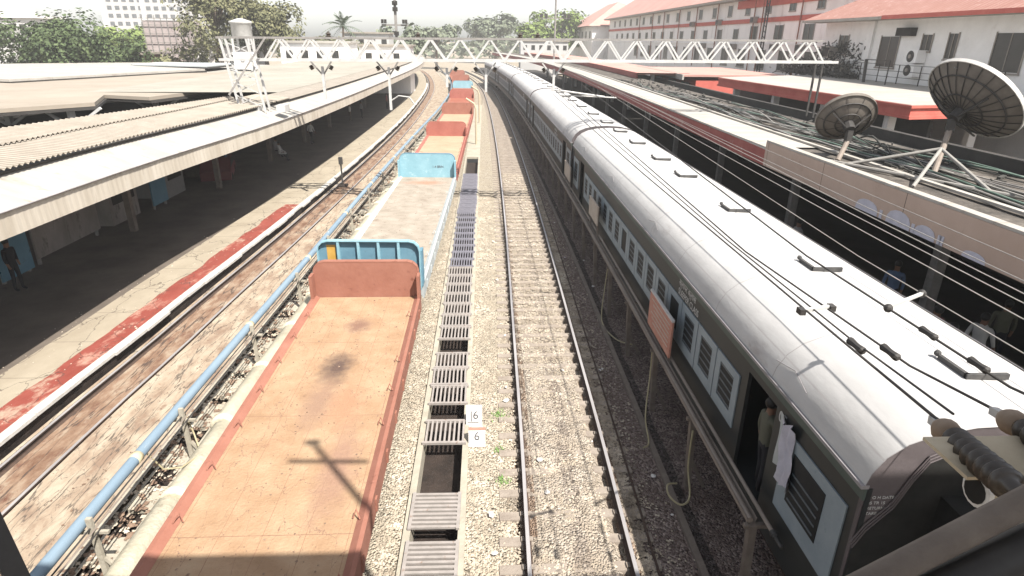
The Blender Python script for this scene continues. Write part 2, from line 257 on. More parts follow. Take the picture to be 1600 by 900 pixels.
# ------------------------------------------------------------------ mesh helpers
class MB:
    def __init__(s): s.v = []; s.f = []
    def add(s, vs, fs):
        o = len(s.v); s.v += [tuple(v) for v in vs]; s.f += [tuple(i+o for i in f) for f in fs]; return s
    def quad(s, a, b, c, d): return s.add([a, b, c, d], [(0, 1, 2, 3)])
    def box(s, x0, x1, y0, y1, z0, z1):
        if x0 > x1: x0, x1 = x1, x0
        if y0 > y1: y0, y1 = y1, y0
        if z0 > z1: z0, z1 = z1, z0
        return s.add([(x0, y0, z0), (x1, y0, z0), (x1, y1, z0), (x0, y1, z0), (x0, y0, z1), (x1, y0, z1), (x1, y1, z1), (x0, y1, z1)],
                     [(0, 3, 2, 1), (4, 5, 6, 7), (0, 1, 5, 4), (1, 2, 6, 5), (2, 3, 7, 6), (3, 0, 4, 7)])
    def bar(s, a, b, w, h=None, upv=(0, 0, 1)):
        """square bar from a to b"""
        h = h or w; a = Vector(a); b = Vector(b); d = (b-a).normalized(); u = Vector(upv)
        if abs(d.dot(u)) > .98: u = Vector((0, 1, 0))
        x = d.cross(u).normalized(); y = x.cross(d)
        vs = []
        for p in (a, b):
            for sx, sy in ((-1, -1), (1, -1), (1, 1), (-1, 1)): vs.append(p+x*sx*w/2+y*sy*h/2)
        return s.add(vs, [(0, 3, 2, 1), (4, 5, 6, 7), (0, 1, 5, 4), (1, 2, 6, 5), (2, 3, 7, 6), (3, 0, 4, 7)])
    def tube(s, pts, r, n=8, cap=True):
        pts = [Vector(p) for p in pts]; rs = r if isinstance(r, (list, tuple)) else [r]*len(pts)
        rings = []; px = None
        for i, p in enumerate(pts):
            d = (pts[min(i+1, len(pts)-1)]-pts[max(i-1, 0)]).normalized()
            if px is None:
                u = Vector((0, 0, 1)) if abs(d.z) < .95 else Vector((0, 1, 0))
                px = d.cross(u).normalized()
            px = (px-d*px.dot(d)).normalized(); py = d.cross(px)
            rings.append([p+px*math.cos(2*math.pi*k/n)*rs[i]+py*math.sin(2*math.pi*k/n)*rs[i] for k in range(n)])
        vs = [v for r_ in rings for v in r_]; fs = []
        for i in range(len(pts)-1):
            for k in range(n): fs.append((i*n+k, i*n+(k+1) % n, (i+1)*n+(k+1) % n, (i+1)*n+k))
        if cap: fs += [tuple(reversed(range(n))), tuple((len(pts)-1)*n+k for k in range(n))]
        return s.add(vs, fs)
    def lathe(s, a, b, prof, n=16):
        """prof: list of (t along a->b in metres, radius)"""
        a = Vector(a); d = (Vector(b)-a).normalized()
        return s.tube([a+d*t for t, _ in prof], [max(r, .001) for _, r in prof], n)
    def loft(s, rows, close=False):
        n = len(rows[0]); vs = [p for r_ in rows for p in r_]; fs = []
        for i in range(len(rows)-1):
            for k in range(n-1): fs.append((i*n+k, i*n+k+1, (i+1)*n+k+1, (i+1)*n+k))
        return s.add(vs, fs)
    def prism(s, poly, z0, z1):
        n = len(poly); vs = [(x, y, z0) for x, y in poly]+[(x, y, z1) for x, y in poly]
        return s.add(vs, [tuple(reversed(range(n))), tuple(range(n, 2*n))]+[(i, (i+1) % n, n+(i+1) % n, n+i) for i in range(n)])
    def prism_y(s, poly, y0, y1):
        n = len(poly); vs = [(x, y0, z) for x, z in poly]+[(x, y1, z) for x, z in poly]
        return s.add(vs, [tuple(range(n)), tuple(reversed(range(n, 2*n)))]+[(i, n+i, n+(i+1) % n, (i+1) % n) for i in range(n)])
    def prism_x(s, poly, x0, x1):
        n = len(poly); vs = [(x0, y, z) for y, z in poly]+[(x1, y, z) for y, z in poly]
        return s.add(vs, [tuple(range(n)), tuple(reversed(range(n, 2*n)))]+[(i, n+i, n+(i+1) % n, (i+1) % n) for i in range(n)])
    def sph(s, c, r, n=10, m_=6, sq=(1, 1, 1)):
        vs = []; fs = []
        for j in range(m_+1):
            t = math.pi*j/m_
            for i in range(n):
                a = 2*math.pi*i/n
                vs.append((c[0]+r*sq[0]*math.sin(t)*math.cos(a), c[1]+r*sq[1]*math.sin(t)*math.sin(a), c[2]+r*sq[2]*math.cos(t)))
        for j in range(m_):
            for i in range(n): fs.append((j*n+i, (j+1)*n+i, (j+1)*n+(i+1) % n, j*n+(i+1) % n))
        return s.add(vs, fs)
    def mesh(s, name, mt, org=(0, 0, 0), smooth=False):
        me = bpy.data.meshes.new(name)
        me.from_pydata([(v[0]-org[0], v[1]-org[1], v[2]-org[2]) for v in s.v], [], s.f)
        me.materials.append(C[mt] if isinstance(mt, str) else mt); me.update()
        if smooth: me.shade_smooth()
        return me

def tag(o, label=None, cat=None, group=None, kind=None):
    if label: o['label'] = label
    if cat: o['category'] = cat
    if group: o['group'] = group
    if kind: o['kind'] = kind
    return o
def thing(name, label, cat, loc=(0, 0, 0), rz=0, group=None):
    o = bpy.data.objects.new(name, None); COL.objects.link(o); o.empty_display_size = .3
    o.location = loc; o.rotation_euler = (0, 0, rz)
    return tag(o, label, cat, group)
def part(name, mb, mt, parent, org=(0, 0, 0), smooth=False, label=None):
    o = bpy.data.objects.new(name, mb.mesh(name, mt, org, smooth)); COL.objects.link(o); o.parent = parent
    if label: o['label'] = label
    return o
def solo(name, mb, mt, label, cat, loc=(0, 0, 0), group=None, smooth=False, kind=None):
    o = bpy.data.objects.new(name, mb.mesh(name, mt, loc, smooth)); COL.objects.link(o); o.location = loc
    return tag(o, label, cat, group, kind)
def struct(name, mb, mt, smooth=False):
    o = bpy.data.objects.new(name, mb.mesh(name, mt, (0, 0, 0), smooth)); COL.objects.link(o); o['kind'] = 'structure'; return o
def copy_tree(o, parent=None, loc=None, rz=None):
    c = o.copy(); COL.objects.link(c); c.parent = parent
    if loc is not None: c.location = loc
    if rz is not None: c.rotation_euler = (0, 0, rz)
    for ch in list(o.children): copy_tree(ch, c)
    return c
def text_part(name, txt, size, mt, parent, mw, align='LEFT'):
    cu = bpy.data.curves.new(name, 'FONT'); cu.body = txt; cu.size = size; cu.extrude = .002; cu.align_x = align
    t = bpy.data.objects.new(name, cu); COL.objects.link(t)
    me = bpy.data.meshes.new_from_object(t.evaluated_get(bpy.context.evaluated_depsgraph_get()))
    bpy.data.objects.remove(t); bpy.data.curves.remove(cu)
    me.name = name; me.materials.clear(); me.materials.append(C[mt]); me.transform(mw)
    o = bpy.data.objects.new(name, me); COL.objects.link(o); o.parent = parent; return o
def basis(o, x, y):
    x = Vector(x).normalized(); y = Vector(y).normalized(); z = x.cross(y)
    mm = Matrix((x, y, z)).transposed().to_4x4(); mm.translation = Vector(o); return mm
def interp(pts):
    ys = np.array([p[0] for p in pts], float); xs = np.array([p[1] for p in pts], float)
    d = np.gradient(xs, ys)
    def f(y):
        if y <= ys[0]: return float(xs[0]+d[0]*(y-ys[0]))
        if y >= ys[-1]: return float(xs[-1]+d[-1]*(y-ys[-1]))
        i = int(np.searchsorted(ys, y)-1); h = ys[i+1]-ys[i]; t = (y-ys[i])/h
        return float((2*t**3-3*t*t+1)*xs[i]+(t**3-2*t*t+t)*h*d[i]+(-2*t**3+3*t*t)*xs[i+1]+(t**3-t*t)*h*d[i+1])
    return f
def yrange(a, b, near=.8, grow=1.06):
    out = [a]; st = near
    while out[-1] < b-st: out.append(out[-1]+st); st *= grow
    out.append(b); return out
def strip(fx0, fx1, z0, z1, ys, mb=None):
    mb = mb or MB(); return mb.loft([[(fx0(y), y, z0), (fx1(y), y, z1)] for y in ys])
def off(f, d): return lambda y: f(y)+d

# curved alignments  X = f(Y)
MID = interp([(-8, 1.45), (7.4, 1.57), (11, 1.64), (15.5, 1.69), (22, 1.765), (36.5, 1.84), (61, 1.70), (85, 1.25), (110, .40), (140, -2.0), (180, -7.5), (240, -19)])
WAG = interp([(-8, -3.20), (6.5, -3.22), (16, -3.28), (32, -2.98), (46.5, -2.83), (61, -2.62), (78, -2.80), (95, -3.25), (110, -4.1), (140, -6.8), (180, -12), (240, -23)])
COA = interp([(-8, 5.86), (5, 5.86), (30, 5.80), (45, 5.60), (75, 4.95), (104, 3.5), (140, .2), (180, -5.2), (240, -16)])
EDG = interp([(-8, -9.95), (10.7, -9.79), (12.6, -9.72), (15.3, -9.56), (18.6, -9.44), (23.8, -9.18), (34, -8.8), (60, -8.35), (84, -8.7), (110, -9.8), (140, -12.6), (200, -22)])
EAV = interp([(-8, -10.6), (12.9, -10.4), (18.8, -10.2), (26.2, -9.55), (38, -9.1), (60, -8.95), (94, -9.3), (120, -11), (150, -14.5), (200, -22)])
FAS = interp([(-8, 9.35), (5, 9.35), (10, 9.35), (20, 9.35), (40, 9.55), (80, 9.5), (110, 8.4), (150, 4.5), (200, -2.5)])
PIP = interp([(-8, -6.2), (7, -6.25), (12, -6.2), (18, -6.08), (28.5, -5.94), (45, -5.6), (71, -4.9), (95, -5.0), (120, -6.5), (160, -11)])

# ------------------------------------------------------------------ ground sheets
g = MB()
for gx0, gx1, gy0, gy1 in ((-900, -1.35, -200, 1600), (-.51, 900, -200, 1600), (-1.35, -.51, -200, 5.5), (-1.35, -.51, 46, 1600)):
    g.quad((gx0, gy0, -.32), (gx1, gy0, -.32), (gx1, gy1, -.32), (gx0, gy1, -.32))
struct('ground', g, 'ground')
ysN = yrange(-6, 170, .8, 1.035)
struct('cess_path', strip(off(WAG, 1.2), off(MID, -.95), -.205, -.205, ysN), 'ballast')
struct('wagon_track_bed', strip(off(WAG, -2.25), off(WAG, 1.2), -.215, -.205, ysN), 'ballast')
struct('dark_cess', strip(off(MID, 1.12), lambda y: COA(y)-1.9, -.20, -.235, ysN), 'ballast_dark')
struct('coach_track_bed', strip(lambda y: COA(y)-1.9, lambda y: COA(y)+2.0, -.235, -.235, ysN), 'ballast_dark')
# undulating ballast of the middle track
rows = []
for y in [5+.12*i for i in range(330)]+yrange(44.7, 170, .6, 1.04):
    c = MID(y); row = []
    for i in range(34):
        u = -1.12+i*2.42/33
        h = -.165+.03*mnoise.noise((u*2.2, y*1.6, 1.3))+.022*mnoise.noise((u*7, y*6, 4.1))
        if abs(u) > 1.0: h -= .05*(abs(u)-1.0)/.2
        h -= .11*math.exp(-((u-.77)/.11)**2)+.11*math.exp(-((u+.98)/.11)**2)+.04*math.exp(-((abs(u)-.87)/.10)**2)
        if y > 13: h -= min(.055, (y-13)*.008)*(1 if abs(u) < 1.0 else 0)
        row.append((c+u, y, h))
    rows.append(row)
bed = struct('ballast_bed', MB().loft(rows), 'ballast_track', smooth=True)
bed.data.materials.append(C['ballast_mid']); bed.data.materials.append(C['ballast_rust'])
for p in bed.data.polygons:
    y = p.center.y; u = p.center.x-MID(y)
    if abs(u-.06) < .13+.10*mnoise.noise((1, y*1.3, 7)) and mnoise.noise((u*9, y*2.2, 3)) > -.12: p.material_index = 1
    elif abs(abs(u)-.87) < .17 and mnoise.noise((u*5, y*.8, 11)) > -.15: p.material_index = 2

# loose stones
def stones(name, n, region, label, mt, zf, smin=.012, smax=.036):
    mb = MB(); base = [(1, 0, 0), (-1, 0, 0), (0, 1, 0), (0, -1, 0), (0, 0, 1), (0, 0, -1)]
    fs = [(0, 2, 4), (2, 1, 4), (1, 3, 4), (3, 0, 4), (2, 0, 5), (1, 2, 5), (3, 1, 5), (0, 3, 5)]
    for _ in range(n):
        x, y = region(); r = random.uniform(smin, smax)*(1 if random.random() < .9 else 1.5); a = random.random()*6.28
        vs = []
        for (p, q, w) in base:
            k = r*random.uniform(.6, 1.25); p, q = p*math.cos(a)-q*math.sin(a), p*math.sin(a)+q*math.cos(a)
            vs.append((x+p*k, y+q*k, zf(x, y)+w*k*.7))
        mb.add(vs, fs)
    return tag(solo(name, mb, mt, label, 'stones'), kind='stuff')
def reg_mid():
    y = 5+35*random.random()**1.7; return MID(y)+random.choice([random.uniform(-.74, .60), random.uniform(-.74, .60), random.uniform(1.0, 1.25)]), y
stones('ballast_stones', 16000, reg_mid, 'loose pale ballast stones lying between and beside the rails of the middle track', 'stone', lambda x, y: -.17)
def reg_cess():
    y = 5+30*random.random()**1.7
    while True:
        x = random.uniform(WAG(y)+1.3, MID(y)-.95)
        if not (-1.46 < x < -.42): return x, y
stones('gravel_stones', 13000, reg_cess, 'cream gravel stones scattered on the strip between the wagons and the middle track', 'stone', lambda x, y: -.195)
def reg_dark():
    y = 5+30*random.random()**1.6; return MID(y)+1.0+abs(random.gauss(0, .35)), y
stones('shaded_stones', 3000, reg_dark, 'stones spilling from the middle track onto the dark strip beside the posts', 'stone', lambda x, y: -.19)

# ------------------------------------------------------------------ tracks
def rail_profile(x):
    return [(x-.07, -.16), (x+.07, -.16), (x+.07, -.145), (x+.012, -.12), (x+.012, -.045), (x+.036, -.035), (x+.036, -.004), (x-.036, -.004), (x-.036, -.035), (x-.012, -.045), (x-.012, -.12), (x-.07, -.145)]
def add_rail(t, f, d, ys):
    rows = []
    for y in ys:
        p = rail_profile(f(y)+d); rows.append([(x, y, z) for x, z in p+[p[0]]])
    r_ = part('rail', MB().loft(rows), 'rail_side', t)
    top = strip(off(f, d-.033), off(f, d+.033), 0.0, 0.0, ys)
    part('running_surface', top, 'rail_top', r_)
ysR = yrange(-6, 175, .9, 1.035)
def track(f, label, gauge=1.676, ysl=None):
    t = thing('railway_track', label, 'track'); gh = gauge/2+.035
    add_rail(t, f, -gh, ysR); add_rail(t, f, gh, ysR)
    if ysl:
        def slp(y, mb):
            c = f(y); a = -(f(y+1)-f(y-1))/2; ca, sa = math.cos(a), math.sin(a)
            pr = [(-.125, -.40), (.125, -.40), (.10, -.168), (-.10, -.168)]
            vs = []
            for u in (-1.36, 1.36):
                for q, z in pr:
                    vs.append((c+u*ca+q*sa, y-u*sa+q*ca, z))
            mb.add(vs, [(0, 1, 2, 3), (7, 6, 5, 4), (0, 4, 5, 1), (1, 5, 6, 2), (2, 6, 7, 3), (3, 7, 4, 0)])
            for sx in (-1, 1):
                for e in (-.075, .075):
                    mb.box(c+sx*gh+e-.03, c+sx*gh+e+.03, y-.05, y+.05, -.17, -.128)
        for i, y in enumerate(ysl[:96]):
            mb = MB(); slp(y, mb); part('sleeper', mb, 'sleeper', t)
        rest = MB()
        for y in ysl[96:]: slp(y, rest)
        if ysl[96:]: tag(part('sleeper', rest, 'sleeper', t), kind='stuff')
    return t
track(MID, 'empty ballasted track in the middle, between the drain grates and the passenger coaches', ysl=[5.2+.62*i for i in range(190)])
track(WAG, 'track under the row of flat wagons')
track(COA, 'track under the white roofed passenger coaches')
# sleeper heads poking out of the ballast beside the left rail
for i in range(40):
    y = 5.2+.62*i+.28
APR = off(EDG, .72)      # axis of the platform track on the left
tl = thing('railway_track', 'embedded track in the stained concrete apron along the left platform', 'track')
add_rail(tl, EDG, .15, ysR); add_rail(tl, EDG, 1.16, ysR)
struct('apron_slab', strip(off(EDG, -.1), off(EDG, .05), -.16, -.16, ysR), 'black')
struct('apron_kerb', strip(off(EDG, -.02), off(EDG, .07), -.03, -.03, ysR), 'apron')
struct('apron_inner', strip(off(EDG, .36), off(EDG, 1.10), -.035, -.05, ysR), 'apron_brown')
struct('apron_groove', strip(off(EDG, .05), off(EDG, .36), -.17, -.17, ysR), 'drain')
struct('apron_outer', strip(off(EDG, 1.21), lambda y: PIP(y)-.62, -.05, -.09, ysR), 'apron')
mb = MB()
for y0 in range(0, 80, 1): pass

# left trackside drain with cross beams, between blue pipe and concrete pipe
dw = MB()
strip(lambda y: PIP(y)-.62, lambda y: PIP(y)-.50, -.06, -.06, ysR, dw); strip(lambda y: PIP(y)+.08, lambda y: PIP(y)+.17, -.07, -.07, ysR, dw)
strip(lambda y: PIP(y)-.42, lambda y: PIP(y)-.36, -.08, -.08, ysR, dw)
struct('side_drain_wall', dw, 'concrete')
struct('side_drain', strip(lambda y: PIP(y)-.50, lambda y: PIP(y)+.5, -.24, -.24, ysR), 'drain')
for i in range(60):
    y = 6.6+1.25*i*(1+.002*i)+random.uniform(-.12, .12); x = PIP(y); ln = random.uniform(.55, .95)
    b = MB().box(x-.36, x+.08, y, y+ln, -.2, -.085+random.uniform(-.02, .01))
    solo('drain_slab', b, 'concrete', 'broken concrete cover slab lying on the narrow drain between the blue pipe and the wagons', 'slab', (x, y, -.2), 'slabs on the left drain')

# ------------------------------------------------------------------ left platform
ysP = yrange(-6, 175, 1.2, 1.03)
ZP = .30
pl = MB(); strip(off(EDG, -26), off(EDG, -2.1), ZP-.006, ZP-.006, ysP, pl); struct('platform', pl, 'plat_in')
struct('platform_wall', strip(off(EDG, -.12), off(EDG, -.12), ZP-.07, -.32, ysP), 'drain')  # dark mud colour stands in for the shade under the coping
struct('platform_paving', strip(off(EDG, -2.1), off(EDG, -.26), ZP, ZP, ysP), 'plat')
# red strip with eroded outline
rs = []
for y in [4+.25*i for i in range(105)]:
    f = EDG(y); ero = .22*max(0, mnoise.noise((3.1, y*.55, 0)))+.10*max(0, mnoise.noise((9.1, y*2.1, 0)))
    rs.append([(f-.98+ero, y, ZP+.004), (f-.26, y, ZP+.004)])
struct('platform_red_strip', MB().loft(rs), 'red_paint')
cp = MB(); y = 3.0; rows = []
while y < 120:
    ln = random.uniform(1.1, 1.5); e = random.uniform(-.07, .03); c0, c1 = EDG(y), EDG(y+ln-.03)
    cp.add([(c0-.26, y, ZP-.07), (c0+e, y, ZP-.07), (c1+e, y+ln-.03, ZP-.07), (c1-.26, y+ln-.03, ZP-.07),
            (c0-.26, y, ZP+.012), (c0+e, y, ZP+.012), (c1+e, y+ln-.03, ZP+.012), (c1-.26, y+ln-.03, ZP+.012)],
           [(0, 3, 2, 1), (4, 5, 6, 7), (0, 1, 5, 4), (1, 2, 6, 5), (2, 3, 7, 6), (3, 0, 4, 7)]); y += ln
struct('platform_coping', cp, 'white_edge')

# ------------------------------------------------------------------ left platform canopy
can = thing('platform_canopy', 'long weathered white platform canopy with corrugated fascia on the left', 'canopy', (-12, 20, 0))
ORG = (-12, 20, 0)
ysC = [-4+.11*i for i in range(560)]
fz = MB(); rows = []
for i, y in enumerate(ysC):
    d = .003*math.cos(i*math.pi/1.0) if y < 45 else 0
    rows.append([(EAV(y)+d, y, 3.84), (EAV(y)-.02+d, y, 4.40)])
for y in yrange(58, 150, 2, 1.04): rows.append([(EAV(y), y, 3.84), (EAV(y)-.02, y, 4.40)])
part('fascia', fz.loft(rows), 'roof_fascia', can, ORG)
sl = MB(); strip(off(EAV, -1.25), off(EAV, .03), 4.86, 4.42, yrange(-4, 150, 1, 1.03), sl); part('roof', sl, 'roof_white', can, ORG)
gt = MB(); strip(off(EAV, -.02), off(EAV, .05), 4.415, 4.405, yrange(-4, 150, 1, 1.03), gt)
gt2 = MB().tube([(EAV(y)+.03, y, 4.41) for y in yrange(-4, 120, 1, 1.05)], .018, 5); part('fold_flashing', gt2, 'coach_gutter', can, ORG)
def corr_sheet(fa, fb, za, zb, y0, y1, amp=.045, per=.22):
    rows = []; n = int((y1-y0)/(per/4))
    for i in range(n+1):
        y = y0+(y1-y0)*i/n; d = amp*math.sin(2*math.pi*y/per)
        rows.append([(fa(y), y, za(y)+d), ((fa(y)+fb(y))/2, y, (za(y)+zb(y))/2+d), (fb(y), y, zb(y)+d)])
    return MB().loft(rows)
k_ = lambda v: (lambda y: v)
part('upper_sheet', corr_sheet(off(EAV, -2.7), off(EAV, -1.02), k_(5.17), k_(5.00), -2, 34, .034, .20), 'roof_corr', can, ORG)
part('sheet_gap_shade', strip(off(EAV, -1.13), off(EAV, -1.10), 4.86, 4.93, yrange(-2, 34, 1, 1.03)), 'under', can, ORG)  # dark strip painted in for the seam shadow below the sheet edge
part('top_sheet', corr_sheet(lambda y: EAV(y)-2.75-2.3*min(1, max(0, (31-y)/17)), off(EAV, -2.6), k_(5.33), k_(5.22), -2, 31, .034, .20), 'roof_corr', can, ORG)
fr = MB(); strip(off(EAV, -15), off(EAV, -2.2), 5.0, 5.12, yrange(36, 150, 1, 1.04), fr); part('far_roof', fr, 'roof_grey', can, ORG)
fr = MB(); strip(off(EAV, -2.3), off(EAV, -1.0), 5.12, 4.95, yrange(33.8, 150, 1, 1.04), fr); part('far_roof', fr, 'roof_corr', can, ORG)
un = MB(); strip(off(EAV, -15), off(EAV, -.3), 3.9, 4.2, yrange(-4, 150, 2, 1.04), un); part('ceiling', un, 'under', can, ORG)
for y in [9.5, 17.5, 25.5, 33.5, 41.5, 49.5, 58, 67, 76]:
    cmb = MB(); x = EAV(y)-5.2
    cmb.box(x-.12, x+.12, y-.12, y+.12, ZP, 4.0); cmb.bar((x, y, 3.0), (x+2.0, y, 4.0), .1); cmb.bar((x, y, 3.0), (x-2.0, y, 4.0), .1)
    part('column', cmb, 'post', can, ORG)
# stalls and hoardings against the back of the left platform
def stall(x, y0, y1, h, mt, label, ang=0):
    t = thing('platform_stall', label, 'stall', (x, y0, ZP))
    b = MB().box(x-1.6, x, y0, y1, ZP+.05, ZP+h); part('body', b, mt, t, (x, y0, ZP))
    b = MB().box(x-1.7, x+.12, y0-.08, y1+.08, ZP+h, ZP+h+.08); part('roof', b, 'steel_grey', t, (x, y0, ZP))
    b = MB().box(x, x+.03, y0+.25, y1-.25, ZP+.9, ZP+h-.25); part('hatch', b, 'under', t, (x, y0, ZP))
    return t
def hoarding(x, y0, y1, z0, z1, mt, label):
    t = thing('hoarding', label, 'hoarding', (x, y0, ZP))
    part('panel', MB().box(x, x+.06, y0, y1, z0, z1), mt, t, (x, y0, ZP))
    for y in (y0+.1, y1-.2): part('leg', MB().box(x-.1, x-.01, y, y+.1, ZP, z1), 'steel_grey', t, (x, y0, ZP))
hoarding(-15.9, 21.2, 25.0, .55, 2.7, 'grimy_panel', 'long pale grimy hoarding at the back of the left platform, nearest the camera')
hoarding(-15.8, 19.3, 20.8, .4, 2.7, 'blue_deep', 'blue panel at the left picture edge beside the long pale hoarding')
stall(-15.9, 26.0, 28.2, 2.2, 'grimy_panel', 'whitish kiosk next to the long hoarding under the left canopy')
hoarding(-15.6, 28.8, 30.2, .5, 2.6, 'blue_deep', 'narrow bluish panel standing beyond the whitish kiosk')
stall(-15.9, 30.9, 32.8, 2.3, 'shirt_grey', 'grey stall standing behind the bluish panel on the left platform')
stall(-16.2, 36.0, 39.0, 2.3, 'post', 'dark brownish stall deep under the left canopy')

# ------------------------------------------------------------------ pipes beside the left apron
bp = thing('water_pipe', 'blue painted water pipe on brackets along the left of the wagons', 'pipe', (PIP(8), 8, 0))
oB = (PIP(8), 8, 0)
part('pipe', MB().tube([(PIP(y), y, 1.0) for y in yrange(-4, 150, 1.5, 1.04)], .098, 12), 'pipe_blue', bp, oB, True)
for y in [9.15, 14.6, 19.9, 25.6, 31.5, 39, 48]:
    part('joint', MB().tube([(PIP(y), y, 1.0), (PIP(y+.16), y+.16, 1.0)], .108, 12), 'joint', bp, oB, True)
for k in range(3):
    part('thin_pipe', MB().tube([(PIP(y)+.17+.055*k, y, .96-.03*k) for y in yrange(-4, 120, 1.5, 1.04)], .014, 5), ['steel_dark', 'rail_pipe', 'steel_dark'][k], bp, oB)
for i, y in enumerate([7.6, 10.6, 14.4, 18.2, 22.1, 26, 30, 34, 38.2, 43, 48, 54, 60]):
    x = PIP(y); b = MB()
    b.bar((x+.17, y, 1.14), (x+.20, y, -.25), .085, .06); b.bar((x-.16, y, .87), (x+.42, y, .87), .05); b.bar((x+.24, y, .35), (x+.5, y+.02, -.1), .05)
    part('bracket_post', b, 'concrete', bp, oB)
cpT = thing('concrete_pipe', 'cream concrete pipe in short lengths on the ground beside the wagons', 'pipe', (-5.7, 8, 0))
y = 2.0
while y < 95:
    ln = 2.35; x0, x1 = PIP(y)+.55, PIP(y+ln)+.55; e = random.uniform(-.04, .04)
    p = MB().lathe((x0+e, y, .13), (x1+e, y+ln-.09, .13), [(0, .21), (.001, .275), (.14, .28), (.17, .25), (ln-.10, .25), (ln-.09, .21)], 14)
    part('pipe_length', p, 'cream', cpT, (-5.7, 8, 0), True); y += ln
hz = MB().tube([(-6.1, 10.8, .9), (-5.95, 10.7, .5), (-5.8, 10.5, .3), (-5.65, 10.1, .36), (-5.75, 9.7, .42), (-6.0, 9.55, .5), (-6.2, 9.5, .9)], .016, 6)
solo('hose', hz, 'hose', 'thin yellowed hose drooping over the concrete pipe beside the wagon', 'hose', (-5.9, 10.3, .3))
sg = thing('track_signal', 'small dark dwarf signal post on the left apron', 'signal', (-8.25, 35.5, -.1)); o = (-8.25, 35.5, -.1)
part('post', MB().box(-8.29, -8.21, 35.46, 35.54, -.1, 1.25), 'steel_dark', sg, o); part('lamp_head', MB().box(-8.35, -8.15, 35.4, 35.6, 1.25, 1.65), 'steel_dark', sg, o)
part('base', MB().box(-8.5, -8.0, 35.2, 35.8, -.1, .08), 'drain', sg, o)

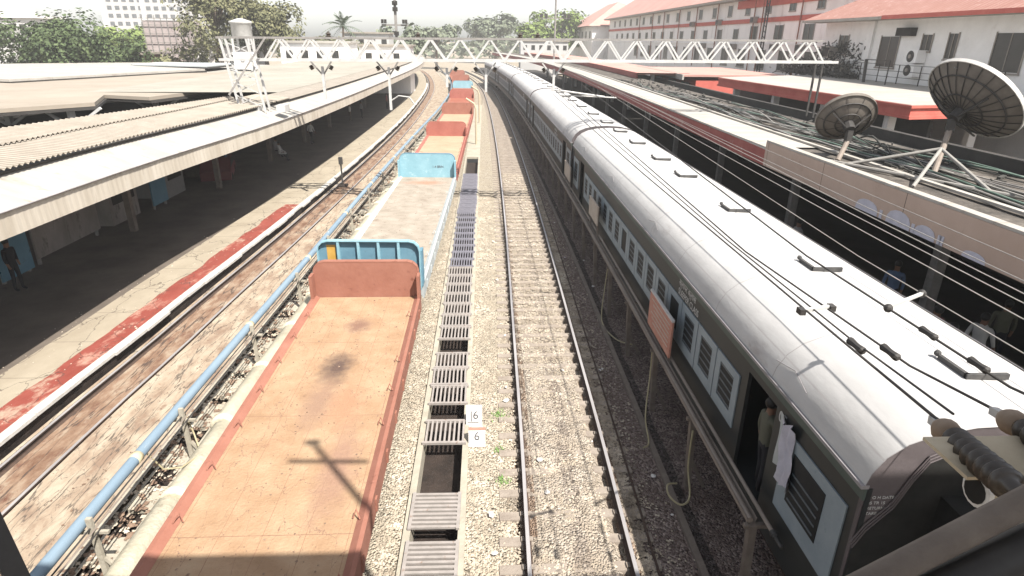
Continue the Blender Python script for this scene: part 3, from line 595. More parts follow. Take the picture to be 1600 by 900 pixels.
# ------------------------------------------------------------------ flat wagons
def wheelset(parent, y, x, org):
    w = MB()
    for sx in (-.86, .86): w.lathe((x+sx-.065, y, .46), (x+sx+.065, y, .46), [(0, .44), (.10, .455), (.105, .50), (.13, .50)], 18)
    w.tube([(x-.86, y, .46), (x+.86, y, .46)], .08, 8); part('wheelset', w, 'rail_side', parent, org)
def wagon(y0, y1, deck, sill, near, far, label, text=False, hn=1.42, hf=1.02):
    x0, x1 = WAG(y0), WAG(y1); L = y1-y0
    t = thing('flat_wagon', label, 'wagon', (x0, y0, 0), -math.atan2(x1-x0, y1-y0), 'flat wagons coupled in a row')
    Z = 1.30; hw = 1.46
    part('deck', MB().box(-hw+.16, hw-.16, .1, L-.1, Z-.08, Z), deck, t)
    for sx in (-1, 1):
        s_ = MB()
        s_.prism_y([(sx*(hw-.16), Z-.10), (sx*hw, Z-.36), (sx*(hw+.02), Z-.36), (sx*(hw+.02), Z+.075), (sx*(hw-.05), Z+.075), (sx*(hw-.16), Z+.004)], .12, L-.12)
        k = int(L/1.2)
        for i in range(k):
            y = .9+i*(L-1.8)/(k-1); s_.box(sx*(hw+.02), sx*(hw+.05), y-.05, y+.05, Z-.30, Z-.06)
        for i in range(k-1):
            y = 1.5+i*(L-3)/(k-2)
            if random.random() < .5: s_.tube([(sx*(hw-.10), y, Z+.06), (sx*(hw-.17), y+.1, Z+.16), (sx*(hw-.22), y+.06, Z+.03)], .012, 5)
        part('side_sill', s_, sill, t)
    part('underframe', MB().box(-.45, .45, .3, L-.3, .72, Z-.1).box(-1.2, 1.2, L*.38, L*.62, .55, .9), 'steel_dark', t)
    for wall, mt, yy, s in (('near', near, .06, -1), ('far', far, L-.06, 1)):
        if not mt: continue
        h = hn if wall == 'near' else hf
        cr = .28; prof = [(-hw+.05, Z-.02)]
        for a in (180, 150, 120, 90): prof.append((-hw+.05+cr+cr*math.cos(R(a)), Z+h-cr+cr*math.sin(R(a))))
        for a in (90, 60, 30, 0): prof.append((hw-.05-cr+cr*math.cos(R(a)), Z+h-cr+cr*math.sin(R(a))))
        prof.append((hw-.05, Z-.02))
        w = MB().prism_y(prof, yy-.025, yy+.025)
        ew = part('end_wall', w, mt[0], t)
        # rolled rim plus ribs on the outside face
        rim = MB()
        out = s*1
        for i in range(len(prof)-1):
            a, b = prof[i], prof[i+1]
            ya, yb = (yy-.03, yy+.14) if out > 0 else (yy-.14, yy+.03)
            n2 = Vector((b[1]-a[1], 0, -(b[0]-a[0]))).normalized()*-1
            tk = .028
            rim.add([(a[0], ya, a[1]), (b[0], ya, b[1]), (b[0]+n2.x*tk, ya, b[1]+n2.z*tk), (a[0]+n2.x*tk, ya, a[1]+n2.z*tk),
                     (a[0], yb, a[1]), (b[0], yb, b[1]), (b[0]+n2.x*tk, yb, b[1]+n2.z*tk), (a[0]+n2.x*tk, yb, a[1]+n2.z*tk)],
                    [(0, 1, 2, 3), (7, 6, 5, 4), (0, 4, 5, 1), (2, 6, 7, 3), (1, 5, 6, 2), (3, 7, 4, 0)])
        part('rim', rim, mt[1], ew)
        for i in range(4):
            x = -1.4+.56*(i+1)
            part('rib', MB().box(x-.035, x+.035, yy+out*.026, yy+out*.13, Z+.0, Z+h-.01), mt[1], ew)
        if len(mt) > 2:
            part('paint_patch', MB().box(-1.18, -.93, yy-.031, yy-.0275, Z+.75, Z+1.3), 'yellow', ew)
        for sx in (-1, 1):
            part('corner_post', MB().box(sx*(hw-.06), sx*(hw+.02), yy-out*.34, yy-out*.03, Z+.03, Z+h-.30), mt[0], ew)
    if text:
        text_part('lettering', '1.4 BRN', .17, 'letter_dark', t, basis((.25, L-.093, Z+.50), (1, 0, 0), (0, 0, 1)))
    for yb in (2.2, L-2.2):
        bg_ = MB()
        for sx in (-1.05, 1.05):
            bg_.prism_x([(yb-1.35, .55), (yb-1.1, .38), (yb-.45, .30), (yb+.45, .30), (yb+1.1, .38), (yb+1.35, .55), (yb+1.1, .66), (yb-1.1, .66)], sx-.07, sx+.07)
        b_ = part('bogie', bg_, 'steel_dark', t)
        for dy in (-1.0, 1.0): wheelset(b_, yb+dy, 0, (0, 0, 0))
    for yc, s in ((0, -1), (L, 1)):
        part('coupler', MB().box(-.14, .14, yc-.02, yc+s*.28, .95, 1.22), 'steel_dark', t)
    return t
RED = ('rust', 'rust'); PINK = ('rust_pale', 'rust'); BLU = ('blue', 'blue_deep'); BLN = ('blue_deep', 'blue', 'y')
wagon(.9, 15.95, 'floor1', 'rust', None, RED, 'rust orange flat wagon nearest the camera with a brick red end wall')
wagon(16.5, 31.9, 'floor2', 'blue_sill', BLN, BLU, 'second wagon in the row, pale dusty deck between two light blue end walls', True, 1.42, 1.2)
wagon(32.5, 46.5, 'floor3', 'rust_pale', None, PINK, 'third wagon in the row, tan deck behind the blue wall, faded red end wall', False)
wagon(47.1, 60.8, 'floor3', 'rust_pale', None, RED, 'fourth wagon in the row, between the faded red wall and a smaller red wall')
wagon(61.4, 77.8, 'floor4', 'rust', None, PINK, 'fifth wagon in the row with a rust red deck, just before the small blue wall')
wagon(78.4, 94.0, 'floor4', 'rust', None, BLU, 'sixth wagon in the row, whose small blue end wall stands among red ones')
wagon(94.6, 110, 'floor4', 'rust', None, RED, 'seventh wagon in the row, red, just beyond the small blue wall')
wagon(110.6, 126, 'floor4', 'rust', None, RED, 'farthest red wagon at the end of the row below the truss')

# ------------------------------------------------------------------ drain with grates
CX = -.93; hwD = .42
dr = MB()
for sx in (-1, 1):
    dr.box(CX+sx*hwD, CX+sx*(hwD+.13), 5.5, 46, -.6, -.12)
struct('drain_channel', dr, 'concrete')
struct('drain_floor', MB().quad((CX-hwD, 5.5, -.58), (CX+hwD, 5.5, -.58), (CX+hwD, 46, -.58), (CX-hwD, 46, -.58)), 'drain')
struct('drain_cover', MB().box(CX-hwD-.12, CX+hwD+.12, 46, 85, -.3, -.16), 'concrete')
sys_cess = bpy.data.objects['cess_path']
# leave the drain open: rebuild the path as two sheets either side
bpy.data.objects.remove(sys_cess)
pm = MB(); strip(off(WAG, 1.2), lambda y: CX-hwD-.125, -.205, -.195, ysN, pm); strip(lambda y: CX+hwD+.125, off(MID, -1.10), -.195, -.205, ysN, pm)
struct('cess_path', pm, 'ballast')
def grate_long(mt):
    b = MB(); b.box(-.47, .47, 0, .06, 0, .06); b.box(-.47, .47, .78, .84, 0, .06)
    for i in range(9): x = -.40+i*.10; b.box(x-.021, x+.021, .06, .78, .005, .05)
    return b.mesh('drain_grate', mt)
def grate_cross(mt, n, st):
    b = MB(); b.box(-.46, -.40, 0, n*st, 0, .05); b.box(.40, .46, 0, n*st, 0, .05)
    for i in range(n): b.box(-.40, .40, i*st+.02, i*st+.02+st*.52, .006, .052)
    return b.mesh('drain_grate', mt)
GL, GB, GC = grate_long('grate'), grate_long('grate_blue'), grate_cross('grate', 9, .105)
GF = grate_cross('grate_blue', 7, .115)
def grate(me, y, label, grp='steel grates along the drain', tilt=0):
    o = bpy.data.objects.new('drain_grate', me); COL.objects.link(o); o.location = (CX+random.uniform(-.03, .03), y, -.115)
    o.rotation_euler = (tilt, 0, random.uniform(-.012, .012)); tag(o, label, 'grate', grp)
grate(GC, 6.2, 'crosswise barred drain grate nearest the camera, in the bridge shadow at the bottom edge')
grate(GC, 7.3, 'crosswise barred drain grate second from the bottom edge, beside the wagon')
grate(GC, 8.52, 'crosswise barred drain grate just before the large open hole in the drain')
LG = 'lengthwise barred steel grate over the drain between the wagons and the middle track'
grate(GL, 11.0, 'single tilted drain grate beyond the large open hole, beside the round number stone', tilt=.03)
for y in [12.55, 13.42, 14.28]: grate(GL, y, 'one of three lengthwise barred grates between two gaps of the drain, beside the number stones', 'three grates between gaps')
for i in range(7): grate(GL, 15.95+.87*i, LG)
for i in range(9): grate(GB, 22.1+.87*i, 'blue grey lengthwise grate in the far part of the drain', 'blue grey drain grates')
for i in range(11): grate(GF, 30.0+.87*i, 'small dark crosswise grate in the farthest part of the drain', 'farthest drain grates')
# number stones
def numstone(x, y, w, h, txt, label, rounded, red, tilt):
    t = thing('number_stone', label, 'marker', (x, y, -.2)); t.rotation_euler = (tilt, 0, 0)
    if rounded:
        prof = [(-w/2, 0), (w/2, 0)]+[(w/2*math.cos(R(a))*1.0, h-.10+.10*math.sin(R(a))) for a in (0, 30, 60, 90, 120, 150, 180)]
    else: prof = [(-w/2, 0), (w/2, 0), (w/2, h), (-w/2, h)]
    part('slab', MB().prism_y(prof, -.04, .04), 'litter', t)
    if red: part('red_stripe', MB().box(-w/2-.003, w/2+.003, -.043, -.0405, h-.10, h-.03), 'board_red', t)
    text_part('numeral', txt, .26, 'letter_dark', t, basis((0, -.043, h*.32 if rounded else h*.42), (1, 0, 0), (0, 0, 1)), 'CENTER')
    if not rounded: part('underline', MB().box(-w/2+.03, w/2-.08, -.043, -.0405, .12, .145), 'shirt_grey', t)
numstone(-.27, 11.75, .36, .52, '|6', 'square white marker stone with a 6 and a bar, standing behind the round one', False, False, -.25)
numstone(-.20, 11.05, .36, .46, '6', 'rounded white marker stone with a 6 and a red stripe, beside the drain', True, True, -.35)

def reg_deck():
    y = 1.5+30*random.random(); return WAG(y)+random.uniform(-1.22, 1.22), y
stones('deck_grit', 900, reg_deck, 'grit and small rubble lying on the two nearest wagon decks', 'deck_grit', lambda x, y: 1.303, .006, .022)
def reg_plat():
    y = 6+34*random.random(); return EDG(y)-random.uniform(.3, 2.6), y
stones('platform_litter', 260, reg_plat, 'small bits of litter along the sunlit edge of the left platform', 'stone', lambda x, y: ZP+.005, .008, .028)
def reg_drain():
    y = 5+45*random.random()**1.5; return PIP(y)+random.uniform(-.62, .42), y
stones('drain_rubble', 2600, reg_drain, 'rubble and broken bits strewn along the narrow drain below the blue pipe', 'stone', lambda x, y: -.08, .015, .06)
stones('drain_dirt', 1500, reg_drain, 'dark dirt clods strewn along the narrow drain below the blue pipe', 'deck_grit', lambda x, y: -.07, .015, .07)
def reg_apron():
    y = 5+45*random.random()**1.5; return EDG(y)+random.uniform(.3, 2.6), y
stones('apron_grit', 700, reg_apron, 'small grit scattered over the stained apron beside the left platform', 'deck_grit', lambda x, y: -.055, .010, .03)
# weeds, litter
for (x, y, s, lb) in [(.30, 12.2, .16, 'small green weed tuft by the left rail next to the number stones'), (.33, 9.9, .13, 'small green weed tuft by the left rail near the bottom edge'), (.25, 10.9, .09, 'tiny green weed between the two larger tufts by the left rail')]:
    b = MB()
    for _ in range(70):
        a = random.random()*6.28; l_ = s*random.uniform(.4, 1); px, py = x+random.gauss(0, s*.6), y+random.gauss(0, s*.7)
        b.add([(px, py, -.19), (px+.02*math.sin(a), py-.02*math.cos(a), -.19), (px+l_*.6*math.cos(a), py+l_*.6*math.sin(a), -.19+l_*.6)], [(0, 1, 2)])
    solo('weed', b, 'weed', lb, 'weed', (x, y, -.19))
for i in range(26):
    y = 6.5+24*random.random()**1.4; x = MID(y)+random.choice([random.uniform(-.8, .8), random.uniform(.9, 2.2), random.uniform(-1.6, -1.1)])
    b = MB(); k = random.uniform(.03, .08); a = random.random()*3
    pts = [(x+k*math.cos(a+q)*random.uniform(.6, 1.3), y+k*math.sin(a+q)*random.uniform(.6, 1.3), -.15+random.uniform(0, .04)) for q in (0, 1.3, 2.6, 3.9, 5.2)]
    b.add(pts+[(x, y, -.11)], [(0, 1, 5), (1, 2, 5), (2, 3, 5), (3, 4, 5), (4, 0, 5)])
    solo('paper_scrap', b, 'litter', 'crumpled white scrap lying on the ballast around the middle track', 'litter', (x, y, -.15), 'scraps littering the track')

# ------------------------------------------------------------------ coaches
def make_coach():
    L = 23.7
    t = thing('passenger_coach', 'nearest charcoal passenger coach with a silver white roof and light blue window band', 'coach', (0, 0, 0), 0, 'coupled passenger coaches')
    hw = 1.62
    half = [(1.66, 3.46), (1.62, 3.62), (1.50, 3.83), (1.30, 4.00), (1.02, 4.12), (.6, 4.205), (0, 4.235)]
    prof = [(-x, z) for x, z in half]+[(x, z) for x, z in half[-2::-1]]
    rows = []
    for j in range(41):
        y = L*j/40; rows.append([(x, y, z) for x, z in prof])
    part('roof', MB().loft(rows), 'coach_roof', t, smooth=True)
    endp = prof+[(1.62, 1.2), (-1.62, 1.2)]
    for y0, y1 in ((.012, .06), (L-.06, L-.012)):
        e = part('end_wall', MB().prism_y([(x*.995, z-.006) for x, z in endp], y0, y1), 'coach_end', t)
    hood = [(-1.61, 2.55), (-1.50, 2.80), (-1.26, 3.12), (-1.12, 3.5), (-1.0, 3.74), (-.7, 3.90), (0, 3.97), (.7, 3.90), (1.0, 3.74), (1.12, 3.5), (1.26, 3.12), (1.50, 2.80), (1.61, 2.55), (1.61, 1.0), (-1.61, 1.0)]
    part('end_recess_shade', MB().prism_y(hood, -.004, .010), 'black', t)  # flat black panel paints the shade inside the end arch
    for k, d in enumerate((.03, .07, .11)):
        part('hood_bead', MB().tube([(x*(1+d*.3), -.008, z+d) for x, z in hood[:13]], .011, 5), 'coach_end', t)
    part('gangway', MB().box(-.75, .75, -.55, -.005, .95, 3.3), 'black', t)
    for sx in (-1, 1):
        part('gutter', MB().box(sx*1.61, sx*1.70, 0, L, 3.415, 3.462), 'coach_gutter', t)
        part('cornice', MB().box(sx*1.625, sx*1.655, 0, L, 3.26, 3.413), 'coach_green', t)
    part('floor', MB().box(-1.6, 1.6, .06, L-.06, 1.12, 1.22), 'coach_side', t)
    part('underframe', MB().box(-1.4, 1.4, 4.5, L-4.5, .45, 1.1), 'black', t)
    for yb in (3.2, L-3.2):
        b = MB()
        for sx in (-1.1, 1.1): b.prism_x([(yb-1.7, .7), (yb-1.4, .35), (yb+1.4, .35), (yb+1.7, .7), (yb+1.2, .95), (yb-1.2, .95)], sx-.08, sx+.08)
        bo = part('bogie', b, 'black', t)
        for dy in (-1.3, 1.3): wheelset(bo, yb+dy, 0, (0, 0, 0))
    # sides
    doors = [(2.15, 3.15), (L-3.15, L-2.15)]
    for sx in (-1, 1):
        w = MB(); x0, x1 = sx*1.56, sx*1.62
        segs = [(0, 2.15), (3.15, L-3.15), (L-2.15, L)]
        for a, b in segs: w.box(x0, x1, a, b, 1.0, 3.415)
        for a, b in doors: w.box(x0, x1, a, b, 3.10, 3.415); w.box(x0, x1, a, b, 1.0, 1.22)
        sw = part('side_wall', w, 'coach_side', t)
        # vestibule back
        for a, b in doors: part('vestibule', MB().box(sx*.55, sx*.6, a-.1, b+.1, 1.22, 3.3), 'under', t)
        def win(y, wd, z0, z1, bars=True, lbl=None):
            xs = sx*1.621
            p = part('window', MB().box(xs, xs+sx*.006, y+.04, y+wd-.04, z0, z1), 'glass', t)
            f = MB(); fx0, fx1 = xs, xs+sx*.022
            f.box(fx0, fx1, y-.14, y+.06, z0-.18, z1+.12); f.box(fx0, fx1, y+wd-.06, y+wd+.14, z0-.18, z1+.12)
            f.box(fx0, fx1, y+.06, y+wd-.06, z0-.18, z0+.03); f.box(fx0, fx1, y+.06, y+wd-.06, z1-.03, z1+.12)
            part('window_frame', f, 'coach_band', p)
            if bars:
                q = MB(); n = 5
                for i in range(n):
                    z = z0+.08+(z1-z0-.14)*i/(n-1); q.box(xs+sx*.006, xs+sx*.014, y+.05, y+wd-.05, z-.022, z+.012)
                part('louvres', q, 'louvre', p)
        # end compartment panels
        for a, b, wy in ((.22, 1.72, .62), (L-1.72, L-.22, L-1.42)):
            xs = sx*1.621
            pn = part('lavatory_panel', MB().box(xs, xs+sx*.02, a, b, 1.72, 2.98), 'coach_band', t)
            part('window', MB().box(xs+sx*.02, xs+sx*.028, wy, wy+.82, 2.02, 2.80), 'glass', pn)
            q = MB()
            for i in range(4): q.box(xs+sx*.028, xs+sx*.036, wy+.06, wy+.76, 2.08+.14*i, 2.11+.14*i)
            part('bars', q, 'louvre', pn)
        n = 16
        for i in range(n):
            pitch = (L-6.9)/n; win(3.55+i*pitch, pitch-.32, 2.02, 2.74, bars=(i % 5 != 3))
    # lettering above the windows, left side
    for yy, z, tx, sz in ((6.95, 3.10, 'स्लीपर क्लास', .21), (6.95, 2.90, 'SLEEPER CLASS', .20)):
        text_part('lettering', tx, sz, 'letter', t, basis((-1.624, yy, z), (0, -1, 0), (0, 0, 1)))
    text_part('lettering', '05', .24, 'letter', t, basis((-1.624, 2.05, 2.95), (0, -1, 0), (0, 0, 1)))
    for i, tx in enumerate(('P O H DATE', '05 TR 15', 'RETURN 09', 'TARE 38')):
        text_part('lettering', tx, .055, 'letter', t, basis((-1.58+.005*i, .009, 3.27-.075*i), (1, 0, 0), (0, 0, 1)))
    for y in (.95, 4.7, 8.75, 12.7, 15.5, 19.0, 22.3):
        v = MB(); v.box(-.02, .03, y+.02, y+.52, 4.235, 4.30); v.box(-.02, .52, y, y+.05, 4.225, 4.30); v.sph((-.0, y+.56, 4.30), .045, 7, 5)
        part('roof_vent', v, 'hatch', t)  # near and left vent sides coloured dark in place of their shade
        part('vent_lid', MB().box(.03, .50, y+.05, y+.5, 4.22, 4.285), 'coach_roof', t)
    for y in (2.0, 9.5, 15, 21):
        part('rain_strip', MB().tube([(-1.60, y-.45, 3.69), (-1.545, y, 3.77), (-1.60, y+.45, 3.70)], .007, 5), 'coach_gutter', t)
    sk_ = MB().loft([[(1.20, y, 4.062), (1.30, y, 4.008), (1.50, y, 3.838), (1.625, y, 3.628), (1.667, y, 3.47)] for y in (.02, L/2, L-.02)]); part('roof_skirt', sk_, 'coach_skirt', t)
    for i in range(3): part('roof_conduit', MB().tube([(1.45-.08*i, .2, 3.90+.05*i), (1.45-.08*i, L-.2, 3.90+.05*i)], .018, 5), 'coach_gutter', t)
    return t, L
coach, LC = make_coach()
def place(o, y0, label=None, first=False):
    y1 = y0+LC; x0, x1 = COA(y0), COA(y1); a = -math.atan2(x1-x0, y1-y0)
    if first: o.location = (x0, y0, 0); o.rotation_euler = (0, 0, a); return o
    c = copy_tree(o, None, (x0, y0, 0), a); c['label'] = label; return c
place(coach, 5.3, first=True)
for y0, lb in ((29.75, 'second passenger coach, beyond the first dark gap between white roofs'), (54.2, 'third passenger coach, where the white roofs begin to curve left'),
               (78.7, 'fourth passenger coach, small and curving left below the truss'), (103.2, 'farthest passenger coach, curving away behind the wagons')):
    place(coach, y0, lb)
for yj in (29.38, 53.83, 78.3):
    b = MB(); x = COA(yj)
    pr_ = [(-1.5, 3.4), (-1.3, 3.85), (-.8, 4.1), (0, 4.16), (.8, 4.1), (1.3, 3.85), (1.5, 3.4), (1.5, 1.0), (-1.5, 1.0)]
    b.prism_y([(x+p, z) for p, z in pr_], yj-.26, yj+.26)
    solo('coach_bellows', b, 'black', {29.38: 'dark bellows between the first and second coach', 53.83: 'dark bellows between the second and third coach', 78.3: 'dark bellows between the third and fourth coach'}[yj], 'bellows', (x, yj, 1))
cl = MB(); rows = []
for i in range(9):
    z = 3.12-.92*i/8; rows.append([(4.16+.035*math.sin(j*2.2+i*.5)+.012*math.sin(j*5.1+i*1.9), 7.12-.36*j/6+.03*math.sin(i*.8)-.015*i, z-.04*math.sin(j*1.1)) for j in range(7)])
solo('hanging_cloth', cl.loft(rows), 'cloth', 'white cloth hanging outside the open door of the nearest coach', 'cloth', (4.17, 6.9, 2.6), smooth=True)
rows = [[(4.20+.02*math.sin(j*1.3+i*.7), 7.26-.16*j/4-.012*i, 3.12-.8*i/7) for j in range(5)] for i in range(8)]
solo('hanging_cloth', MB().loft(rows), 'blue_sill', 'narrow grey blue cloth hanging next to the white cloth at the coach door', 'cloth', (4.2, 7.2, 2.6), smooth=True)

# ------------------------------------------------------------------ watering pipe line beside the coaches
XW = 3.87
wl = thing('watering_line', 'grimy carriage watering pipes on concrete posts beside the coaches', 'pipe', (XW, 9, -.2)); oW = (XW, 9, -.2)
WX = lambda y: COA(y)-1.97
part('trough', MB().loft([[(WX(y)-.07, y, 1.54), (WX(y)-.05, y, 1.44), (WX(y)+.06, y, 1.44), (WX(y)+.08, y, 1.54)] for y in yrange(6.9, 120, 2, 1.05)]), 'rail_pipe', wl, oW)
part('pipe', MB().tube([(WX(y)-.02, y, 1.50) for y in yrange(6.9, 120, 2, 1.05)], .05, 8), 'rail_pipe', wl, oW)
part('pipe', MB().tube([(WX(y)+.17, y, 1.56) for y in yrange(6.6, 120, 2, 1.05)], .032, 8), 'rail_pipe', wl, oW)
part('valve', MB().lathe((WX(6.6)+.17, 6.6, 1.56), (WX(6.6)+.17, 6.3, 1.56), [(0, .05), (.08, .06), (.12, .03), (.3, .03)], 10), 'steel_dark', wl, oW)
for i in range(24):
    y = 6.9+2.75*i; x = WX(y); b = MB()
    b.bar((x+.02, y, 1.44), (x+.10, y, -.3), .11, .12); b.bar((x-.1, y, 1.40), (x+.25, y, 1.40), .07); b.bar((x+.06, y, .55), (x+.42, y, -.2), .07)
    part('post', b, 'post', wl, oW)
struct('trench', strip(lambda y: WX(y)-.20+.07*mnoise.noise((2, y*1.1, 0)), lambda y: WX(y)+.0+.09*mnoise.noise((5, y*.9, 0)), -.205, -.215, [5+.25*i for i in range(240)]+yrange(65, 170, 1, 1.03)), 'trench_dirt')
struct('trench_kerb', MB().loft([[(WX(y)-.34, y, -.25), (WX(y)-.34, y, -.14), (WX(y)-.22, y, -.14), (WX(y)-.22, y, -.25)] for y in ysN]), 'post')
tl2 = MB().tube([(MID(y)+1.28, y, -.15) for y in yrange(5, 40, 1, 1.03)], .022, 6)
solo('ground_cable', tl2, 'rail_side', 'thin dark rod running along the ground right of the middle track', 'cable', (2.9, 10, -.15))
def sgn(y0, y1, z0, z1, mt, label, edge):
    t = thing('notice_board', label, 'sign', (3.93, y0, z0)); o = (3.93, y0, z0)
    part('panel', MB().box(3.92, 3.96, y0, y1, z0, z1), mt, t, o)
    part('border', MB().box(3.91, 3.97, y0, y1, z1, z1+.045), 'steel_white' if edge else 'board_buff', t, o)
    if edge:
        for i in range(6): part('lettering', MB().box(3.915, 3.9185, y0+.15, y1-.2-.1*(i % 3), z1-.14-.105*i, z1-.11-.105*i), 'board_buff', t, o)
    for y in (y0+.15, y1-.2): part('leg', MB().box(3.965, 4.02, y, y+.06, 1.4, z1), 'post', t, o)
sgn(11.5, 13.3, 1.68, 2.52, 'board_red', 'faded red notice board on the watering pipe posts beside the nearest coach', True)
sgn(20.7, 22.5, 1.93, 2.57, 'board_buff', 'buff notice board on the watering line beside the coach, middle of the three', False)
sgn(28.2, 30.2, 1.85, 2.5, 'board_buff', 'farthest buff notice board on the watering line at the coach gap', False)
for pts, lb in (([(3.9, 18.2, 1.3), (3.85, 18.2, .6), (3.62, 17.2, -.1), (3.8, 16, -.12), (4.05, 15, .2)], 'yellowed hose curving down below the buff notice board'),
                ([(3.9, 12.6, 1.35), (3.85, 12.4, .7), (3.6, 11.6, .15), (3.55, 11.0, -.12), (3.4, 10.85, -.15)], 'yellowed hose hanging from the trough below the red notice board'),
                ([(3.9, 9.55, 1.2), (3.85, 9.4, .5), (3.8, 9.0, .12), (3.6, 8.85, .06), (3.45, 9.1, .05), (3.5, 9.4, .06), (3.7, 9.45, .05)], 'yellowed hose coiled at the foot of the nearest posts')):
    # smooth the hose path
    P = [Vector(p) for p in pts]; out = []
    for i in range(len(P)-1):
        p0, p1, p2, p3 = P[max(i-1, 0)], P[i], P[i+1], P[min(i+2, len(P)-1)]
        for k in range(6):
            q = k/6; out.append(.5*((2*p1)+(p2-p0)*q+(2*p0-5*p1+4*p2-p3)*q*q+(3*p1-p0-3*p2+p3)*q**3))
    out.append(P[-1]); solo('hose', MB().tube(out, .02, 6), 'hose', lb, 'hose', tuple(P[0]), 'hoses on the watering line', True)

# ------------------------------------------------------------------ right platform and canopy
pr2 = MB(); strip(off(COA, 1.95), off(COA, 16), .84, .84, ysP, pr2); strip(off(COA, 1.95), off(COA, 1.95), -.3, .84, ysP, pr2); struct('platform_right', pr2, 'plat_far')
rc = thing('platform_canopy', 'flat canopy over the right hand platform with a buff and red fascia', 'canopy', (9.4, 20, .84)); oR = (9.4, 20, .84)
Y1 = 20.2
ysF = yrange(3, Y1, 1, 1.02); ysG = yrange(Y1, 170, 1.5, 1.04)
def slab(f0, f1, z0, z1, ys):
    return MB().loft([[(f0(y), y, z0), (f0(y), y, z1), (f1(y), y, z1), (f1(y), y, z0), (f0(y), y, z0)] for y in ys])
part('fascia', slab(off(FAS, -.06), off(FAS, .06), 4.20, 4.97, ysF), 'fascia_buff', rc, oR, label='buff panelled fascia of the near part')
part('fascia', slab(off(FAS, .02), off(FAS, .12), 4.16, 4.70, ysG), 'fascia_red', rc, oR, label='faded red fascia of the far part')
part('parapet', slab(off(FAS, -.05), off(FAS, .18), 4.975, 5.03, ysF), 'roof_white', rc, oR)
part('roof', slab(off(FAS, .12), off(FAS, 5.2), 4.68, 4.74, ysF), 'roof_dirt', rc, oR)
part('light_block_slab', slab(off(FAS, 5.0), off(FAS, 8.2), 4.10, 4.18, yrange(3, 60, 1, 1.02)), 'clutter', rc, oR)  # dark slab added to stop light leaking in behind the canopy roof
part('roof', slab(off(FAS, .0), off(FAS, 1.75), 4.72, 4.79, ysG), 'roof_white', rc, oR)
part('roof', slab(off(FAS, 1.75), off(FAS, 5.2), 4.64, 4.72, ysG), 'roof_dirt', rc, oR)
part('kerb', slab(off(FAS, 1.65), off(FAS, 1.80), 4.80, 4.86, yrange(8, 110, 2, 1.04)), 'roof_white', rc, oR)
for i in range(14):
    y = 6.5+8*i; x = FAS(y)+2.4
    part('column', MB().box(x-.13, x+.13, y-.13, y+.13, .84, 4.66).bar((x, y, 3.6), (x-2.1, y, 4.6), .12).bar((x, y, 3.6), (x+2.1, y, 4.6), .12), 'steel_grey', rc, oR)
for i, (y0, y1, h) in enumerate([(13.75, 14.65, .30), (12.55, 13.4, .34), (11.75, 12.4, .26), (10.35, 10.95, .16)]):
    pf = [(y0, 4.205), (y1, 4.205)]+[((y0+y1)/2+(y1-y0)/2*math.cos(R(a)), 4.205+h*math.sin(R(a))**.6) for a in (15, 40, 65, 90, 115, 140, 165)]
    part('painted_arch', MB().prism_x([(p, z) for p, z in pf], 9.275, 9.285), 'cloth', rc, oR)
struct('station_back_wall', MB().box(17.2, 17.5, 3, 140, .84, 4.6), 'under')

for y in (13.62, 12.46, 11.62, 11.55):
    part('painted_bar', MB().box(9.275, 9.285, y-.05, y+.05, 4.205, 4.40), 'cloth', rc, oR)
# cables and clutter on the canopy roof
guides = []
for gx, ga, y0, y1 in ((2.1, .004, 6, 60), (2.9, .012, 7, 48), (3.7, -.02, 9, 44), (4.3, -.01, 8, 40), (3.2, .03, 12, 30), (2.4, .06, 11, 24)):
    ph = random.random()*6
    guides.append((gx, ga, y0, y1, ph))
for i in range(44):
    gx, ga, y0, y1, ph = random.choice(guides); a0 = random.uniform(0, .4); a1 = random.uniform(.55, 1); pts = []; n = 30; dx = random.gauss(0, .10); hz0 = random.uniform(0, .10)
    loop = random.random() < .25; lq = random.uniform(.3, .7)
    for k in range(n+1):
        q = a0+(a1-a0)*k/n; y = y0+(y1-y0)*q
        x = FAS(y)+gx+ga*(y-y0)+.32*math.sin(ph+y*.35)+dx+.06*math.sin(ph*3+y*1.3+i)
        z = 4.78+hz0+(.30*math.exp(-((q-lq)/.05)**2) if loop else 0)+.03*math.sin(i+y)
        pts.append((x, y, z))
    mt = random.choice(['clutter', 'clutter', 'clutter', 'steel_grey', 'steel_grey', 'cable_green', 'cable_pale'])
    solo('roof_cable', MB().tube(pts, random.uniform(.012, .032), 5), mt, 'loose cable running in a bundle along the dirty canopy roof on the right', 'cable', tuple(pts[0]), 'cables tangled on the canopy roof', True)
cm = MB()
for _ in range(380):
    y = 9+50*random.random()**1.3; x = FAS(y)+random.uniform(2.0, 5.0); k = random.uniform(.02, .12)*random.uniform(.4, 1.6); h = random.uniform(.02, .10); a = random.random()*3
    d = Vector((math.cos(a), math.sin(a), random.uniform(-.1, .3)))*k*2
    cm.bar((x, y, 4.75+h*.5), (x+d.x, y+d.y, 4.76+h*.5+abs(d.z)), k*.5, h)
tag(solo('roof_debris', cm, 'clutter', 'rubble and scrap strewn over the canopy roof behind the white kerb', 'debris'), kind='stuff')

